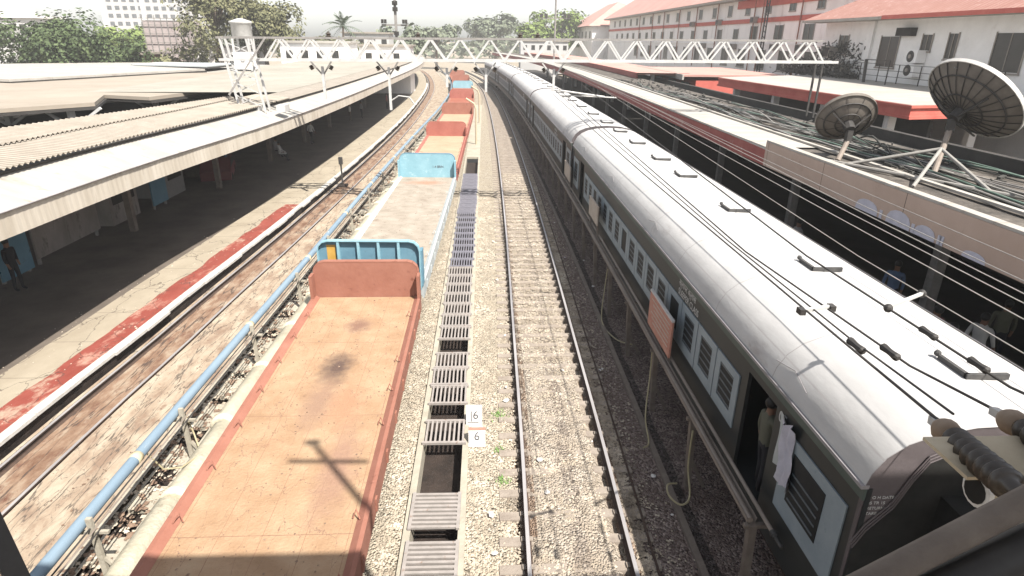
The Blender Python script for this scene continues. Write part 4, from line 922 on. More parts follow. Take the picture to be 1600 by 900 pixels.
# satellite dishes
def dish(base, head, n, rad, label, plain, depth=.22):
    base = Vector(base); head = Vector(head); n = Vector(n).normalized()
    t = thing('satellite_dish', label, 'satellite dish', tuple(base), 0, 'satellite dishes on the canopy roof'); o = tuple(base)
    u = n.cross(Vector((0, 0, 1))).normalized(); v = u.cross(n)
    rows = []; ns = 40
    for j in range(9):
        rr = rad*j/8; dpt = depth*rad*(rr/rad)**2
        rows.append([head+u*rr*math.cos(2*math.pi*k/ns)+v*rr*math.sin(2*math.pi*k/ns)+n*dpt*1.6 for k in range(ns+1)])
    part('reflector', MB().loft(rows), 'dish', t, o)
    rp = [rows[-1][k] for k in range(ns+1)]; part('rim', MB().loft([[p-n*.03*1 for p in rp], [p+n*.08 for p in rp], [p+n*.08+(p-head-n*n.dot(p-head)).normalized()*.03 for p in rp], [p-n*.03+(p-head-n*n.dot(p-head)).normalized()*.03 for p in rp], [p-n*.03 for p in rp]]), 'dish' if plain else 'dish_rim', t, o)
    for k in range(10 if plain else 24):
        a = 2*math.pi*k/(10 if plain else 24); pts = []
        for j in range(1, 9):
            rr = rad*j/8; pts.append(head+(u*math.cos(a)+v*math.sin(a))*rr+n*(depth*rad*(rr/rad)**2*1.6-.018))
        part('rib', MB().tube(pts, .007 if plain else .014, 4), 'steel_dark', t, o)
    for rr in (.42, .78):
        part('ring', MB().tube([head+(u*math.cos(a)+v*math.sin(a))*rad*rr+n*(depth*rad*rr*rr*1.6-.03) for a in [2*math.pi*k/30 for k in range(31)]], .022, 5), 'steel_dark', t, o)
    hub = head-n*.28
    part('mount', MB().tube([head, hub], .16, 10).bar(hub, hub-Vector((0, 0, .35)), .16), 'steel_dark', t, o)
    for k in range(3):
        a = 2*math.pi*k/3+.5; part('strut', MB().bar(hub, head+(u*math.cos(a)+v*math.sin(a))*rad*.75+n*.1, .04), 'steel_dark', t, o)
    part('pole', MB().tube([base, hub-Vector((0, 0, .3))], .075, 10), 'rail_pipe', t, o)
    part('feed_arm', MB().tube([head+v*rad*.95+n*.3, head+n*rad*.8], .015, 5).tube([head-v*rad*.95+n*.3, head+n*rad*.8], .015, 5).tube([head+n*rad*.8, head+n*rad*.95], .06, 8), 'steel_grey', t, o)
    return t
H1 = (12.95, 16.75, 6.33)
d1 = dish((12.05, 15.95, 4.74), H1, (.718, .146, .657), 1.32, 'large ribbed satellite dish tilted on a braced pole on the right canopy roof', False)
o1 = (12.05, 15.95, 4.74)
for p in ((10.45, 14.4), (11.9, 13.65), (10.2, 17.2)):
    part('brace', MB().tube([(12.12, 16.0, 5.45), (p[0], p[1], 4.78)], .045, 8), 'cable_pale', d1, o1)
part('base_rail', MB().tube([(9.9, 18.0, 4.82), (12.6, 12.2, 4.82)], .05, 8), 'cable_pale', d1, o1)
dish((10.45, 17.86, 4.79), (10.85, 18.4, 5.78), (.12, .80, .56), .82, 'smaller dark satellite dish facing away, left of the large dish', True)

# ------------------------------------------------------------------ porch, annex, station
po = thing('station_porch', 'white flat porch roof with a thick red fascia behind the satellite dishes', 'porch', (19.5, 30, .84)); oP = (19.5, 30, .84)
pp = [(18.55, 50.5), (19.75, 28.7), (29.9, 31.2), (29.9, 57)]
part('roof', MB().prism(pp, 5.30, 5.42), 'roof_white', po, oP)
fpoly = [(18.52, 50.5), (19.72, 28.62), (29.9, 31.12), (29.9, 31.25), (19.85, 28.85), (18.67, 50.5)]
part('fascia', MB().prism(fpoly, 4.80, 5.36), 'band_red', po, oP)
fp2 = [(18.45, 50.5), (19.65, 28.50), (29.9, 31.0), (29.9, 31.12), (19.72, 28.62), (18.52, 50.5)]
part('fascia_lip', MB().prism(fp2, 5.28, 5.40), 'band_red', po, oP); part('fascia_lip', MB().prism(fp2, 4.78, 4.92), 'band_red', po, oP)
for (x, y) in ((20.4, 31), (20.2, 37), (19.9, 43), (19.5, 49), (26, 32.5)):
    part('column', MB().box(x-.2, x+.2, y-.2, y+.2, .84, 4.8), 'wall_pink', po, oP)
part('inner_wall', MB().box(22.5, 22.7, 31, 56, .84, 4.8), 'under', po, oP)
hv = MB()
an = thing('red_annex', 'low red annex with dark windows below the station wall', 'building', (20, 60, .84)); oA = (20, 60, .84)
part('wall', MB().box(19.3, 27, 58.3, 75, .84, 4.75), 'band_red', an, oA)
for y in (60.0, 64.5, 69.5):
    w = part('window', MB().box(19.27, 19.3, y, y+2.6, 3.2, 4.4), 'window', an, oA); part('frame', MB().box(19.25, 19.27, y+1.2, y+1.35, 3.2, 4.4), 'frame', w, oA)
part('roof', MB().box(18.0, 28, 58.1, 76, 5.05, 5.22), 'tile_far', an, oA)
part('roof_edge', MB().box(17.9, 18.05, 58.0, 76.2, 4.78, 5.25), 'roof_white', an, oA)
lc = thing('long_shelter', 'long pinkish red shelter roof between the canopy and the station', 'shelter', (16, 80, .84)); oL = (16, 80, .84)
ysL = yrange(60, 150, 3, 1.03)
part('roof', slab(off(FAS, 4.6), off(FAS, 9.5), 5.10, 5.25, ysL), 'tile_far', lc, oL); part('fascia', slab(off(FAS, 4.5), off(FAS, 4.62), 4.75, 5.24, ysL), 'fascia_red', lc, oL)
for y in range(62, 140, 9): part('column', MB().box(FAS(y)+6.4, FAS(y)+6.7, y-.15, y+.15, .84, 5.1), 'wall_pink', lc, oL)

st = thing('station_building', 'long whitewashed station building with red bands, rows of windows and a tiled roof', 'building', (33, 110, 0)); oS = (33, 110, 0)
ZE = 12.95
part('wall', MB().box(33, 52, 60.5, 175, 0, ZE), 'wall_pink', st, oS)
part('wall_band', MB().box(32.84, 33, 60.5, 175, 10.23, 10.72), 'band_red', st, oS)
part('wall_band', MB().box(32.9, 33, 60.5, 175, 7.79, 7.95), 'wall_white', st, oS)
part('eave', MB().box(31.6, 33, 59, 176, ZE-.02, ZE+.22), 'roof_white', st, oS)
rf = MB(); rf.add([(31.5, 58.5, ZE+.225), (31.5, 177, ZE+.225), (43, 165, 21), (43, 70, 21), (55, 58.5, ZE+.225), (55, 177, ZE+.225)], [(0, 3, 2, 1), (1, 2, 5), (4, 5, 2, 3), (0, 4, 3)])
part('roof', rf, 'tile_far', st, oS)
part('roof_band', MB().box(32.78, 32.98, 60.5, 86, 11.95, 12.88), 'band_red', st, oS)
def swin(t, org, x, y, z, w, h, sub=True):
    p = part('window', MB().box(x-.03, x+.05, y, y+w, z, z+h), 'window', t, org)
    f = MB().box(x-.07, x-.032, y-.09, y, z-.08, z+h+.08).box(x-.07, x-.032, y+w, y+w+.09, z-.08, z+h+.08).box(x-.12, x-.032, y-.12, y+w+.12, z-.14, z-.04).box(x-.06, x-.032, y+w/2-.03, y+w/2+.03, z, z+h)
    part('frame', f, 'frame', p, org)
for i in range(18): swin(st, oS, 33, 64+6.05*i, 11.25, 1.35, 1.25)
for i in range(17): swin(st, oS, 33, 65.3+6.0*i+.9*min(i, 2), 8.3, 2.05 if i < 3 else 1.55, 1.55 if i < 3 else 1.3)
for i in range(14): swin(st, oS, 33, 64+5.95*i, 5.15, 2.3, 2.05)
for y in [68.2, 77.8, 80.2, 93, 102.3, 111.4, 121, 129.2, 140]:
    part('drain_pipe', MB().tube([(32.78, y, 4.5), (32.78, y, ZE)], .08, 6), 'rust', st, oS)
for y, z in ((66.4, 7.2), (72.6, 7.2), (85.0, 7.15), (97, 7.15), (79.2, 10.2), (91.3, 10.2), (103, 10.2)):
    t = thing('air_conditioner', 'small grey air conditioner box hung below a window of the long station building', 'air conditioner', (32.7, y, z), 0, 'window units on the station'); o = (32.7, y, z)
    part('case', MB().box(32.3, 32.98, y, y+1.0, z, z+.7), 'frame', t, o); part('grille', MB().box(32.26, 32.3, y+.1, y+.9, z+.08, z+.62), 'steel_dark', t, o)
tw = thing('roof_ladder_mast', 'dark lattice cable mast against the station wall', 'mast', (32.2, 75, 4)); oT = (32.2, 75, 4)
for dx in (0, .7):
    part('leg', MB().bar((32.0, 74.5+dx, 4), (32.0, 74.5+dx, 15), .12), 'steel_dark', tw, oT)
rg = MB()
for i in range(18): rg.bar((32.0, 74.5, 4.4+.58*i), (32.0, 75.2, 4.7+.58*i), .07)
part('rungs', rg, 'steel_dark', tw, oT)
hp = thing('gabled_block', 'far gabled red roofed block at the end of the station', 'building', (30, 185, 0)); oH = (30, 185, 0)
part('wall', MB().box(29, 52, 178, 220, 0, 11.6), 'wall_pink', hp, oH)
part('roof', MB().add([(27.6, 177, 11.6), (27.6, 221, 11.6), (38, 206, 18.2), (38, 190, 18.2), (54, 177, 11.6), (54, 221, 11.6)], [(0, 3, 2, 1), (1, 2, 5), (4, 5, 2, 3), (0, 4, 3)]), 'tile_far', hp, oH)
for y in (181, 188, 195, 202, 209): swin(hp, oH, 29, y, 8.6, 1.7, 1.7)

wg = thing('station_wing', 'near white station wing with a clay tile roof, air conditioners and tall dark windows', 'building', (30, 45, 0)); oN = (30, 45, 0)
part('wall', MB().box(30, 54, 18, 57.3, 0, 9.92), 'wall_white', wg, oN)
part('roof', MB().add([(28.35, 16.5, 9.87), (28.35, 58.4, 9.87), (41, 49, 16.05), (41, 16.5, 16.05), (55, 58.4, 9.87)], [(0, 3, 2, 1), (1, 2, 4)]), 'tile', wg, oN)
part('eave', MB().box(28.3, 30.0, 16.5, 58.4, 9.67, 9.86), 'roof_white', wg, oN)
part('eave_board', MB().box(28.2, 28.29, 16.5, 46.5, 9.65, 9.91), 'band_red', wg, oN)
part('pilaster', MB().box(29.8, 30, 49.8, 50.7, 4, 9.65), 'wall_white', wg, oN)
for (y, w, z, h) in ((46.6, 2.15, 6.45, 2.1), (43.1, .95, 7.65, 1.0), (40.7, .8, 7.2, 1.5), (35.3, 2.25, 6.6, 2.1), (53.3, 1.35, 7.25, 1.4), (28.5, 2.4, 6.6, 2.1)):
    swin(wg, oN, 30, y, z, w, h)
part('vent_box', MB().box(29.5, 30, 44.9, 46.5, 8.57, 9.12), 'under', wg, oN)
for z in (5.95, 6.85):
    t = thing('air_conditioner', 'lower round fan outdoor unit on the white wing wall' if z < 6.5 else 'upper round fan outdoor unit on the white wing wall', 'air conditioner', (29.7, 43.8, z), 0, 'air conditioners on the wing')
    o = (29.7, 43.8, z)
    part('case', MB().box(29.3, 29.98, 43.3, 44.6, z, z+.82), 'wall_white', t, o)
    part('fan_grille', MB().lathe((29.3, 43.95, z+.41), (29.25, 43.95, z+.41), [(0, .37), (.03, .37), (.045, .33)], 20), 'steel_dark', t, o)
    part('fan_hub', MB().lathe((29.26, 43.95, z+.41), (29.21, 43.95, z+.41), [(0, .15), (.05, .13)], 12), 'frame', t, o)
rl = thing('roof_railing', 'thin dark railing on the porch roof in front of the white wing', 'railing', (29.7, 42, 5.42)); oG = (29.7, 42, 5.42)
for i in range(9):
    y = 35+2.35*i; part('post', MB().box(29.0, 29.05, y, y+.05, 5.42, 6.7), 'steel_dark', rl, oG)
for z in (5.85, 6.25, 6.68): part('bar', MB().bar((29.02, 34.8, z), (29.02, 54, z), .035), 'steel_dark', rl, oG)
part('frame', MB().bar((27.6, 46, 5.42), (27.6, 46.2, 7.0), .16).bar((27.6, 43.4, 5.42), (27.6, 43.4, 7.0), .06).bar((27.6, 46.2, 6.98), (27.6, 43.4, 6.98), .06), 'steel_dark', rl, oG)
for i, (y, z, lb) in enumerate(((54.6, 6.9, 'grey outdoor unit on the wall where the wing meets the station'), (52.2, 5.6, 'boxy outdoor unit low on the wing wall near the truss end'))):
    t = thing('air_conditioner', lb, 'air conditioner', (29.5, y, z), 0, 'air conditioners on the wing'); o = (29.5, y, z)
    part('case', MB().box(29.2, 29.97, y, y+1.35, z, z+.9), 'frame', t, o); part('grille', MB().box(29.16, 29.2, y+.15, y+1.05, z+.1, z+.8), 'steel_dark', t, o)
# dark creeper / cable mess beside the wing
cmess = MB()
for _ in range(1500):
    y = random.uniform(50, 62); z = 5.5+random.random()**2.2*(2.6 if y < 57 else 1.2); x = 29.5+random.gauss(0, .6); d = Vector((random.gauss(0, .15), random.gauss(0, .28), random.gauss(0, .2)))
    cmess.bar((x, y, z), (x+d.x, y+d.y, z+d.z), .06)
tag(solo('cable_thicket', cmess, 'clutter', 'dark thicket of cables and scrap between the truss end and the wing', 'cables'), kind='stuff')

# ------------------------------------------------------------------ portal truss over the tracks
tr = thing('portal_truss', 'white lattice gantry spanning all the tracks with dropped wire supports', 'gantry', (0, 30, 0)); oQ = (0, 30, 0)
xl, xr = -11.85, 15.9; zb = lambda x: 6.99+(x+11.8)*.0075; zt = lambda x: zb(x)+.92
for dy in (-.32, .32):
    y = 30+dy
    part('top_chord', MB().bar((xl, y, zt(xl)), (xr-.4, y, zt(xr-.4)), .09), 'steel_grey' if dy < 0 else 'steel_white', tr, oQ)
    part('bottom_chord', MB().bar((xl, y, zb(xl)), (xr+.5, y, zb(xr+.5)), .11), 'steel_white', tr, oQ)
    n = 19; dz = MB(); px_ = (xr-xl-2.2)/n
    for i in range(n):
        a = xl+2.0+i*px_; mid = a+px_/2; b = a+px_
        dz.bar((a, y, zb(a)), (mid, y, zt(mid)), .075); dz.bar((mid, y, zt(mid)), (b, y, zb(b)), .075)
    part('lattice', dz, 'steel_white', tr, oQ)
cr = MB()
for i in range(20):
    x = xl+2+i*1.3; cr.bar((x, 29.7, zb(x)), (x+.6, 30.3, zb(x)), .04)
part('cross_lacing', cr, 'steel_white', tr, oQ)
for (xa, xb, z0) in ((-11.7, -11.2, 4.5), (-10.55, -10.1, 4.7), (15.7, 15.7, 4.7)):
    for dy in (-.32, .32):
        part('leg', MB().bar((xa, 30+dy, 7.9 if xa < 0 else 7.1), (xb, 30+dy, z0), .085 if xa < 0 else .08), 'steel_white' if xa < 0 else 'steel_dark', tr, oQ)
lz = MB()
for i in range(5):
    z = 5.0+.55*i; lz.bar((-11.4, 29.68, z), (-10.25, 29.68, z+.5), .035); lz.bar((-10.25, 29.68, z), (-11.4, 29.68, z+.5), .035)
part('leg_lacing', lz, 'steel_white', tr, oQ)
part('stay', MB().bar((-9.6, 29.4, 7.95), (-11.35, 28.9, 5.55), .08), 'steel_grey', tr, oQ)
for x in (-9.4, -10.6): part('base_box', MB().box(x-.2, x+.2, 29.65, 30.35, 4.75, 5.05), 'steel_white', tr, oQ)
for x, z1, arm in ((-7.4, 5.3, 0), (-4.4, 4.85, 1), (-1.75, 5.9, 0), (.05, 5.7, 0), (3.2, 5.75, 2)):
    d = MB().bar((x, 30, z1), (x, 30, 6.75), .11)
    d_ = part('drop_post', d, 'steel_white', tr, oQ)
    part('v_bracket', MB().bar((x, 30, 6.35), (x-.55, 30, 7.0), .06).bar((x, 30, 6.35), (x+.45, 30, 7.0), .06), 'steel_grey' if x < -2 else 'steel_white', d_, oQ)
    for s in (-.52, .46): part('insulator', MB().lathe((x+s, 29.95, 6.78), (x+s*.72, 29.9, 6.55), [(0, .05), (.03, .11), (.06, .06), (.10, .11), (.13, .06), (.17, .11), (.2, .05)], 8), 'insul', d_, oQ)
    if arm == 1: part('registration_arm', MB().tube([(x, 30, 5.25), (x+.4, 29.9, 5.5), (x+.9, 29.8, 5.45), (x+1.15, 29.8, 5.1)], .035, 6), 'steel_white', d_, oQ)
    if arm == 2: part('registration_arm', MB().tube([(x-.1, 30, 5.85), (x+2.4, 29.8, 5.55)], .05, 6).tube([(x+.3, 30, 5.6), (x+3.0, 30, 5.5)], .035, 6), 'steel_white', d_, oQ)
for x in (-3.0, 1.6, 2.4, -7.0): part('insulator', MB().lathe((x, 30, zt(x)+.03), (x, 30, zt(x)+.3), [(0, .10), (.05, .14), (.09, .08), (.14, .13), (.2, .06), (.24, .05)], 8), 'insul', tr, oQ)
lm = thing('lamp_mast', 'grey cross arm mast with small floodlights standing on the truss', 'mast', (-3.95, 30, 7.9), 0, 'cross arm lamp masts'); o = (-3.95, 30, 7.9)
part('pole', MB().bar((-3.97, 30, 7.9), (-3.97, 30, 9.75), .11), 'steel_grey', lm, o)
part('cross_arm', MB().bar((-4.6, 30, 8.52), (-3.42, 30, 8.52), .07), 'steel_grey', lm, o)
for x, z in ((-4.55, 8.6), (-4.42, 8.6), (-3.62, 8.6), (-3.5, 8.6), (-4.02, 9.1), (-3.9, 9.1), (-4.03, 9.35), (-3.9, 9.35), (-4.0, 8.12), (-3.9, 8.1)):
    part('floodlight', MB().box(x-.05, x+.05, 29.86, 29.98, z-.02, z+.15), 'steel_dark', lm, o)
m2 = thing('lamp_mast', 'thin distant lamp mast beside the far end of the station', 'mast', (10.6, 100, 0), 0, 'cross arm lamp masts'); o = (10.6, 100, 0)
part('pole', MB().tube([(10.6, 100, 0), (10.6, 100, 13.8)], .14, 8), 'steel_grey', m2, o)
part('cross_arm', MB().bar((8.4, 100, 11.0), (12.8, 100, 11.0), .14), 'steel_grey', m2, o)
for x in (8.5, 9.2, 12.0, 12.6): part('floodlight', MB().box(x-.22, x+.22, 99.8, 100.1, 11.1, 11.6), 'steel_dark', m2, o)
part('lamp_ring', MB().box(10.0, 11.2, 99.8, 100.2, 13.6, 13.9), 'steel_grey', m2, o)
for x, y in ((-.75, 52), (-.6, 66)):
    t = thing('wire_mast', 'slim cream mast standing between the wagons and the middle track' if y == 52 else 'farther slim cream mast beyond the first between wagons and track', 'mast', (x, y, -.2), 0, 'slim masts between tracks')
    part('pole', MB().tube([(x, y, -.2), (x, y, 2.7), (x-.15, y, 3.1), (x-.8, y, 3.5)], .08, 8), 'conduit', t, (x, y, -.2))

# ------------------------------------------------------------------ overhead wires
def wire(name, pts, r, mt, label, sag=0.0):
    out = []
    for i in range(len(pts)-1):
        a, b = Vector(pts[i]), Vector(pts[i+1]); n = max(2, int((b-a).length/2))
        for k in range(n): q = k/n; p = a.lerp(b, q); p.z -= sag*4*q*(1-q); out.append(p)
    out.append(Vector(pts[-1])); return solo(name, MB().tube(out, r, 5), mt, label, 'wire', tuple(pts[0]), 'overhead wires')
wire('overhead_wire', [(2.86, 3.16, 5.80), (3.30, 5.0, 5.45), (3.24, 12.4, 5.48), (3.2, 30, 5.62)], .011, 'wire', 'leftmost dark wire above the white coach roof, tied to the brown insulator')
wire('overhead_wire', [(2.98, 3.2, 5.82), (3.4, 5.0, 5.45), (3.36, 8, 5.45), (3.28, 30, 5.8)], .009, 'wire', 'middle dark wire above the white coach roof')
wire('overhead_wire', [(3.25, 3.1, 5.86), (3.66, 4.5, 5.43), (3.46, 7.6, 5.42), (3.34, 30, 5.95)], .011, 'wire', 'third dark wire above the white coach roof, with a thick splice')
wire('overhead_wire', [(3.75, 2.6, 5.9), (4.46, 4.33, 5.31), (4.40, 7.77, 5.30), (4.5, 30, 6.1)], .013, 'wire', 'dark wire over the right edge of the coach roof')
wire('overhead_wire', [(5.08, 2.0, 5.32), (5.1, 4.98, 5.3), (5.12, 7.77, 5.3), (5.3, 30, 6.0)], .007, 'wire_pale', 'pale wire just right of the coach roof with a white strut')
for k, (x, y1) in enumerate(((6.38, 6.4), (6.78, 6.9), (7.04, 7.1))):
    wire('overhead_wire', [(x-.05, 3, 5.05), (x, y1, 5.0), (x, 30, 5.5), (x+.3, 70, 5.8)], .008, 'wire_pale', ['pale wire left of three in front of the buff fascia', 'pale wire in the middle of three in front of the buff fascia', 'pale wire nearest the buff fascia'][k])
for k, (x, z) in enumerate(((7.5, 4.9), (7.85, 4.75), (8.3, 4.85))):
    wire('overhead_wire', [(x, 3, z), (x, 30, z+.4), (x+.2, 70, z+.6)], .007, 'steel_grey', ['thin dull wire deep in the dark gap, left of three', 'thin dull wire deep in the dark gap, middle of three', 'thin dull wire deep in the dark gap just below the fascia'][k])
wf = thing('wire_spacer', 'white strut with clamps holding the pale wire beside the coach roof', 'strut', (4.42, 6, 5.3)); o = (4.42, 6, 5.3)
part('strut', MB().bar((4.44, 6.0, 5.32), (5.08, 6.38, 5.32), .032), 'steel_white', wf, o)
for q in ((4.43, 5.99, 5.31), (5.09, 6.40, 5.31)): part('clamp', MB().sph(q, .05, 8, 6), 'steel_dark', wf, o)
for a, b, lb in (((3.42, 5.95, 5.44), (3.86, 5.95, 5.44), 'short cross clamp joining the three dark wires over the coach'),):
    t = thing('wire_clamp', lb, 'clamp', a); part('bar', MB().bar((3.25, 5.62, 5.45), (3.62, 5.75, 5.44), .035), 'steel_white', t, a)
    for q in ((3.21, 3.27, 5.57, 5.66, 5.42, 5.48), (3.6, 3.66, 5.70, 5.79, 5.4, 5.46)): part('clamp_head', MB().box(*q), 'steel_dark', t, a)
for (x, y, z, lb) in ((3.31, 4.75, 5.50, 'dark splice on the leftmost wire above the coach'), (3.60, 4.7, 5.46, 'dark splice on the third wire above the coach'), (4.44, 5.35, 5.32, 'dark fitting on the wire over the right roof edge'), (4.46, 4.7, 5.32, 'second dark fitting nearer on the right roof edge wire')):
    solo('wire_splice', MB().lathe((x, y-.12, z), (x, y+.12, z), [(0, .02), (.02, .038), (.10, .03), (.14, .03), (.22, .038), (.24, .02)], 8), 'steel_dark', lb, 'splice', (x, y, z), 'splices on the wires')
def insulator(a, b, label):
    a = Vector(a); b = Vector(b); L = (b-a).length; t = thing('insulator_string', label, 'insulator', tuple(a), 0, 'brown insulator strings'); o = tuple(a)
    prof = [(0, .05)]; k = 0; s = .16
    while s < L-.1:
        prof += [(s, .05), (s+.014, .074), (s+.03, .079), (s+.048, .06), (s+.062, .04)]; s += .095
    prof.append((L, .04)); part('discs', MB().lathe(a, b, prof, 18), 'insul', t, o, True)
    d = (b-a).normalized(); part('end_cap', MB().lathe(a-d*.10, a+d*.12, [(0, .035), (.03, .06), (.1, .08), (.2, .07), (.22, .045)], 14), 'brass', t, o, True)
    part('rod', MB().tube([b, b+d*.7], .03, 8), 'cable_pale', t, o); part('clamp', MB().bar(a-d*.25, a-d*.05, .05), 'steel_white', t, o)
insulator((2.80, 3.02, 5.82), (2.44, 2.14, 6.10), 'nearest brown insulator string tied to the bridge at the lower right')
insulator((3.20, 3.02, 5.88), (2.86, 2.1, 6.16), 'brown insulator string at the right edge, behind the nearest one')
insulator((3.70, 2.7, 5.92), (3.35, 1.9, 6.2), 'right most brown insulator string, partly outside the frame')

# ------------------------------------------------------------------ footbridge (behind the camera, its roof shades the foreground)
fb = thing('footbridge', 'covered steel footbridge whose brown railing brace crosses the lower right corner', 'bridge', (0, -1.5, 0)); o = (0, -1.5, 0)
part('deck', MB().box(-22, 22, -3.4, .12, 6.15, 6.35), 'steel_grey', fb, o)
part('roof', MB().add([(-22, -3.9, 11.4), (22, -3.9, 11.4), (22, -1.6, 12.0), (-22, -1.6, 12.0), (22, .71, 11.5), (-22, .71, 11.5)], [(0, 1, 2, 3), (3, 2, 4, 5)]), 'roof_corr', fb, o)
part('roof_edge', MB().box(-22, 22, .69, .73, 11.36, 11.52), 'steel_grey', fb, o)
part('parapet', MB().box(-22, 22, -3.4, -3.3, 6.35, 7.5), 'steel_grey', fb, o)
for x in (-18, -12, -6.9, 6.9, 12, 18):
    part('column', MB().box(x-.1, x+.1, -3.3, -3.1, -.3, 11.6).box(x-.1, x+.1, -.15, .05, 6.3, 11.6), 'steel_grey', fb, o)
part('brace', MB().tube([(.45, .98, 6.63), (.86, 1.02, 6.83), (1.40, 1.10, 7.10), (2.2, 1.2, 7.5)], .032, 10), 'post', fb, o, True)
part('brace', MB().tube([(.55, .94, 6.55), (.97, 1.0, 6.80), (1.44, 1.06, 7.02), (2.2, 1.15, 7.40)], .045, 10), 'steel_dark', fb, o, True)
part('brace', MB().bar((-1.72, 1.72, 6.70), (-1.45, 1.50, 6.05), .06), 'steel_dark', fb, o)
for a, b, w in (((2.2, 1.2, 7.5), (2.2, .05, 7.5), .06), ((-1.72, 1.72, 6.7), (-1.8, .05, 7.0), .05), ((.45, .98, 6.63), (.45, .05, 6.5), .05), ((-1.45, 1.5, 6.05), (-1.45, .05, 6.2), .05)):
    part('bracket', MB().bar(a, b, w), 'steel_dark', fb, o)
cd = thing('conduit_pair', 'two cut cream conduit pipes beside the brown insulators', 'pipe', (2.6, 2.5, 5.75)); o = (2.6, 2.5, 5.75)
for (x, y, z) in ((2.62, 2.52, 5.80), (2.70, 2.42, 5.67)):
    part('pipe', MB().lathe((x, y, z), (x+3, y-.25, z+.02), [(0, .070), (.002, .085), (.03, .085), (.032, .078), (3, .078)], 14), 'conduit', cd, o, True)
    part('rim', MB().lathe((x-.012, y, z), (x+.02, y, z), [(0, .075), (.005, .094), (.03, .094)], 14), 'litter', cd, o)
    part('bore', MB().lathe((x-.016, y, z), (x-.013, y, z), [(0, .072), (.002, .072)], 14), 'black', cd, o)
part('tray', MB().box(2.52, 5.5, 2.50, 2.85, 5.885, 5.905), 'conduit', cd, o)
part('hanger', MB().bar((3.4, 2.5, 5.8), (3.4, .1, 6.2), .05), 'steel_dark', cd, o)
mm_ = thing('signal_mast', 'cross arm mast beside the footbridge that throws its shadow on the nearest wagon', 'mast', (2.79, 1.28, 0)); o = (2.79, 1.28, 0)
part('pole', MB().tube([(2.79, 1.28, -.3), (2.79, 1.28, 15.0)], [.08, .055], 10), 'steel_grey', mm_, o)
part('cross_arm', MB().bar((2.12, 1.30, 14.04), (3.46, 1.26, 14.04), .07), 'steel_grey', mm_, o)
part('cap', MB().bar((2.67, 1.28, 14.95), (2.91, 1.28, 15.0), .10), 'steel_grey', mm_, o)

# ------------------------------------------------------------------ left background roofs
def shed(poly, z0, z1, mt, label, cols=(), name='platform_shed'):
    o = (poly[0][0], poly[0][1], 0); t = thing(name, label, 'shed', o)
    part('roof', MB().prism(poly, z0, z1), mt, t, o); part('ceiling', MB().prism([(x*.995, y) for x, y in poly], z0-.14, z0-.02), 'under', t, o)
    for x, y in cols: part('column', MB().box(x-.12, x+.12, y-.12, y+.12, 0, z0).bar((x, y, z0-1), (x+1.4, y, z0-.05), .12).bar((x, y, z0-1), (x-1.4, y, z0-.05), .12), 'steel_white', t, o)
    return t
shed([(-20.4, 27.5), (-18.2, 30.5), (-20.0, 34.5), (-17.2, 33.5), (-16.0, 39.0), (-19, 49), (-22.5, 58), (-34, 46), (-34, 27)], 4.85, 5.02, 'roof_tan', 'wide tan shed roof with a jagged near edge behind the left canopy', [(-19.2, 30.2), (-22.5, 30.8), (-18.2, 36), (-25, 33)])
shed([(-24.5, 58), (-30, 42), (-44, 46), (-36, 64)], 5.1, 5.25, 'roof_white', 'white shed roof beyond the tan roof on the left')
shed([(-24, 60), (-36, 66), (-48, 58), (-62, 66), (-40, 84), (-24, 78)], 4.6, 4.8, 'roof_white', 'farthest pale shed roofs in front of the left trees')
shed([(-26, 62), (-34, 64), (-34, 70), (-26, 70)], 5.2, 5.3, 'blue_sill', 'pale blue sheet roof in front of the left trees')
for i, (x, y, c) in enumerate(((-18.5, 33, 'shirt_maroon'), (-20.2, 35, 'steel_white'), (-22.5, 34, 'shirt_blue'), (-15.8, 37, 'shirt_maroon'))):
    t = thing('parked_car', ['maroon car parked under the tan shed, nearest its open front', 'white car parked under the tan shed', 'dark blue car parked deep under the tan shed', 'maroon car parked at the far corner of the tan shed'][i], 'car', (x, y, 0), .3, 'cars parked under the shed')
    part('body', MB().prism_x([(-2, .35), (2, .35), (2.05, .8), (1.1, .95), (.6, 1.42), (-1.1, 1.45), (-1.7, .95), (-2.05, .85)], -.8, .8), c, t)
    part('window', MB().prism_x([(.95, .97), (.55, 1.36), (-1.05, 1.38), (-1.5, .97)], -.81, .81), 'glass', t)
    for sx in (-.72, .72):
        for sy in (-1.25, 1.25): part('wheel', MB().lathe((sx-.1, sy, .33), (sx+.1, sy, .33), [(0, .30), (.02, .33), (.18, .33), (.2, .30)], 14), 'black', t)
    t.location = (x, y, 0)
wt = thing('water_tank', 'white cylindrical water tank on a frame behind the truss leg', 'tank', (-21.6, 60, 0)); o = (-21.6, 60, 0)
part('tank', MB().lathe((-21.6, 60, 7.9), (-21.6, 60, 9.5), [(0, .82), (.05, .86), (1.05, .86), (1.15, 1.0), (1.25, .96), (1.5, .2)], 18), 'steel_white', wt, o, True)
for dx, dy in ((-.7, -.6), (.7, -.6), (-.7, .6), (.7, .6)): part('leg', MB().box(-21.6+dx-.08, -21.6+dx+.08, 60+dy-.08, 60+dy+.08, 0, 7.9), 'steel_white', wt, o)
part('lower_hut', MB().box(-22.4, -20.8, 59.3, 60.7, 5.2, 6.6), 'wall_white', wt, o)
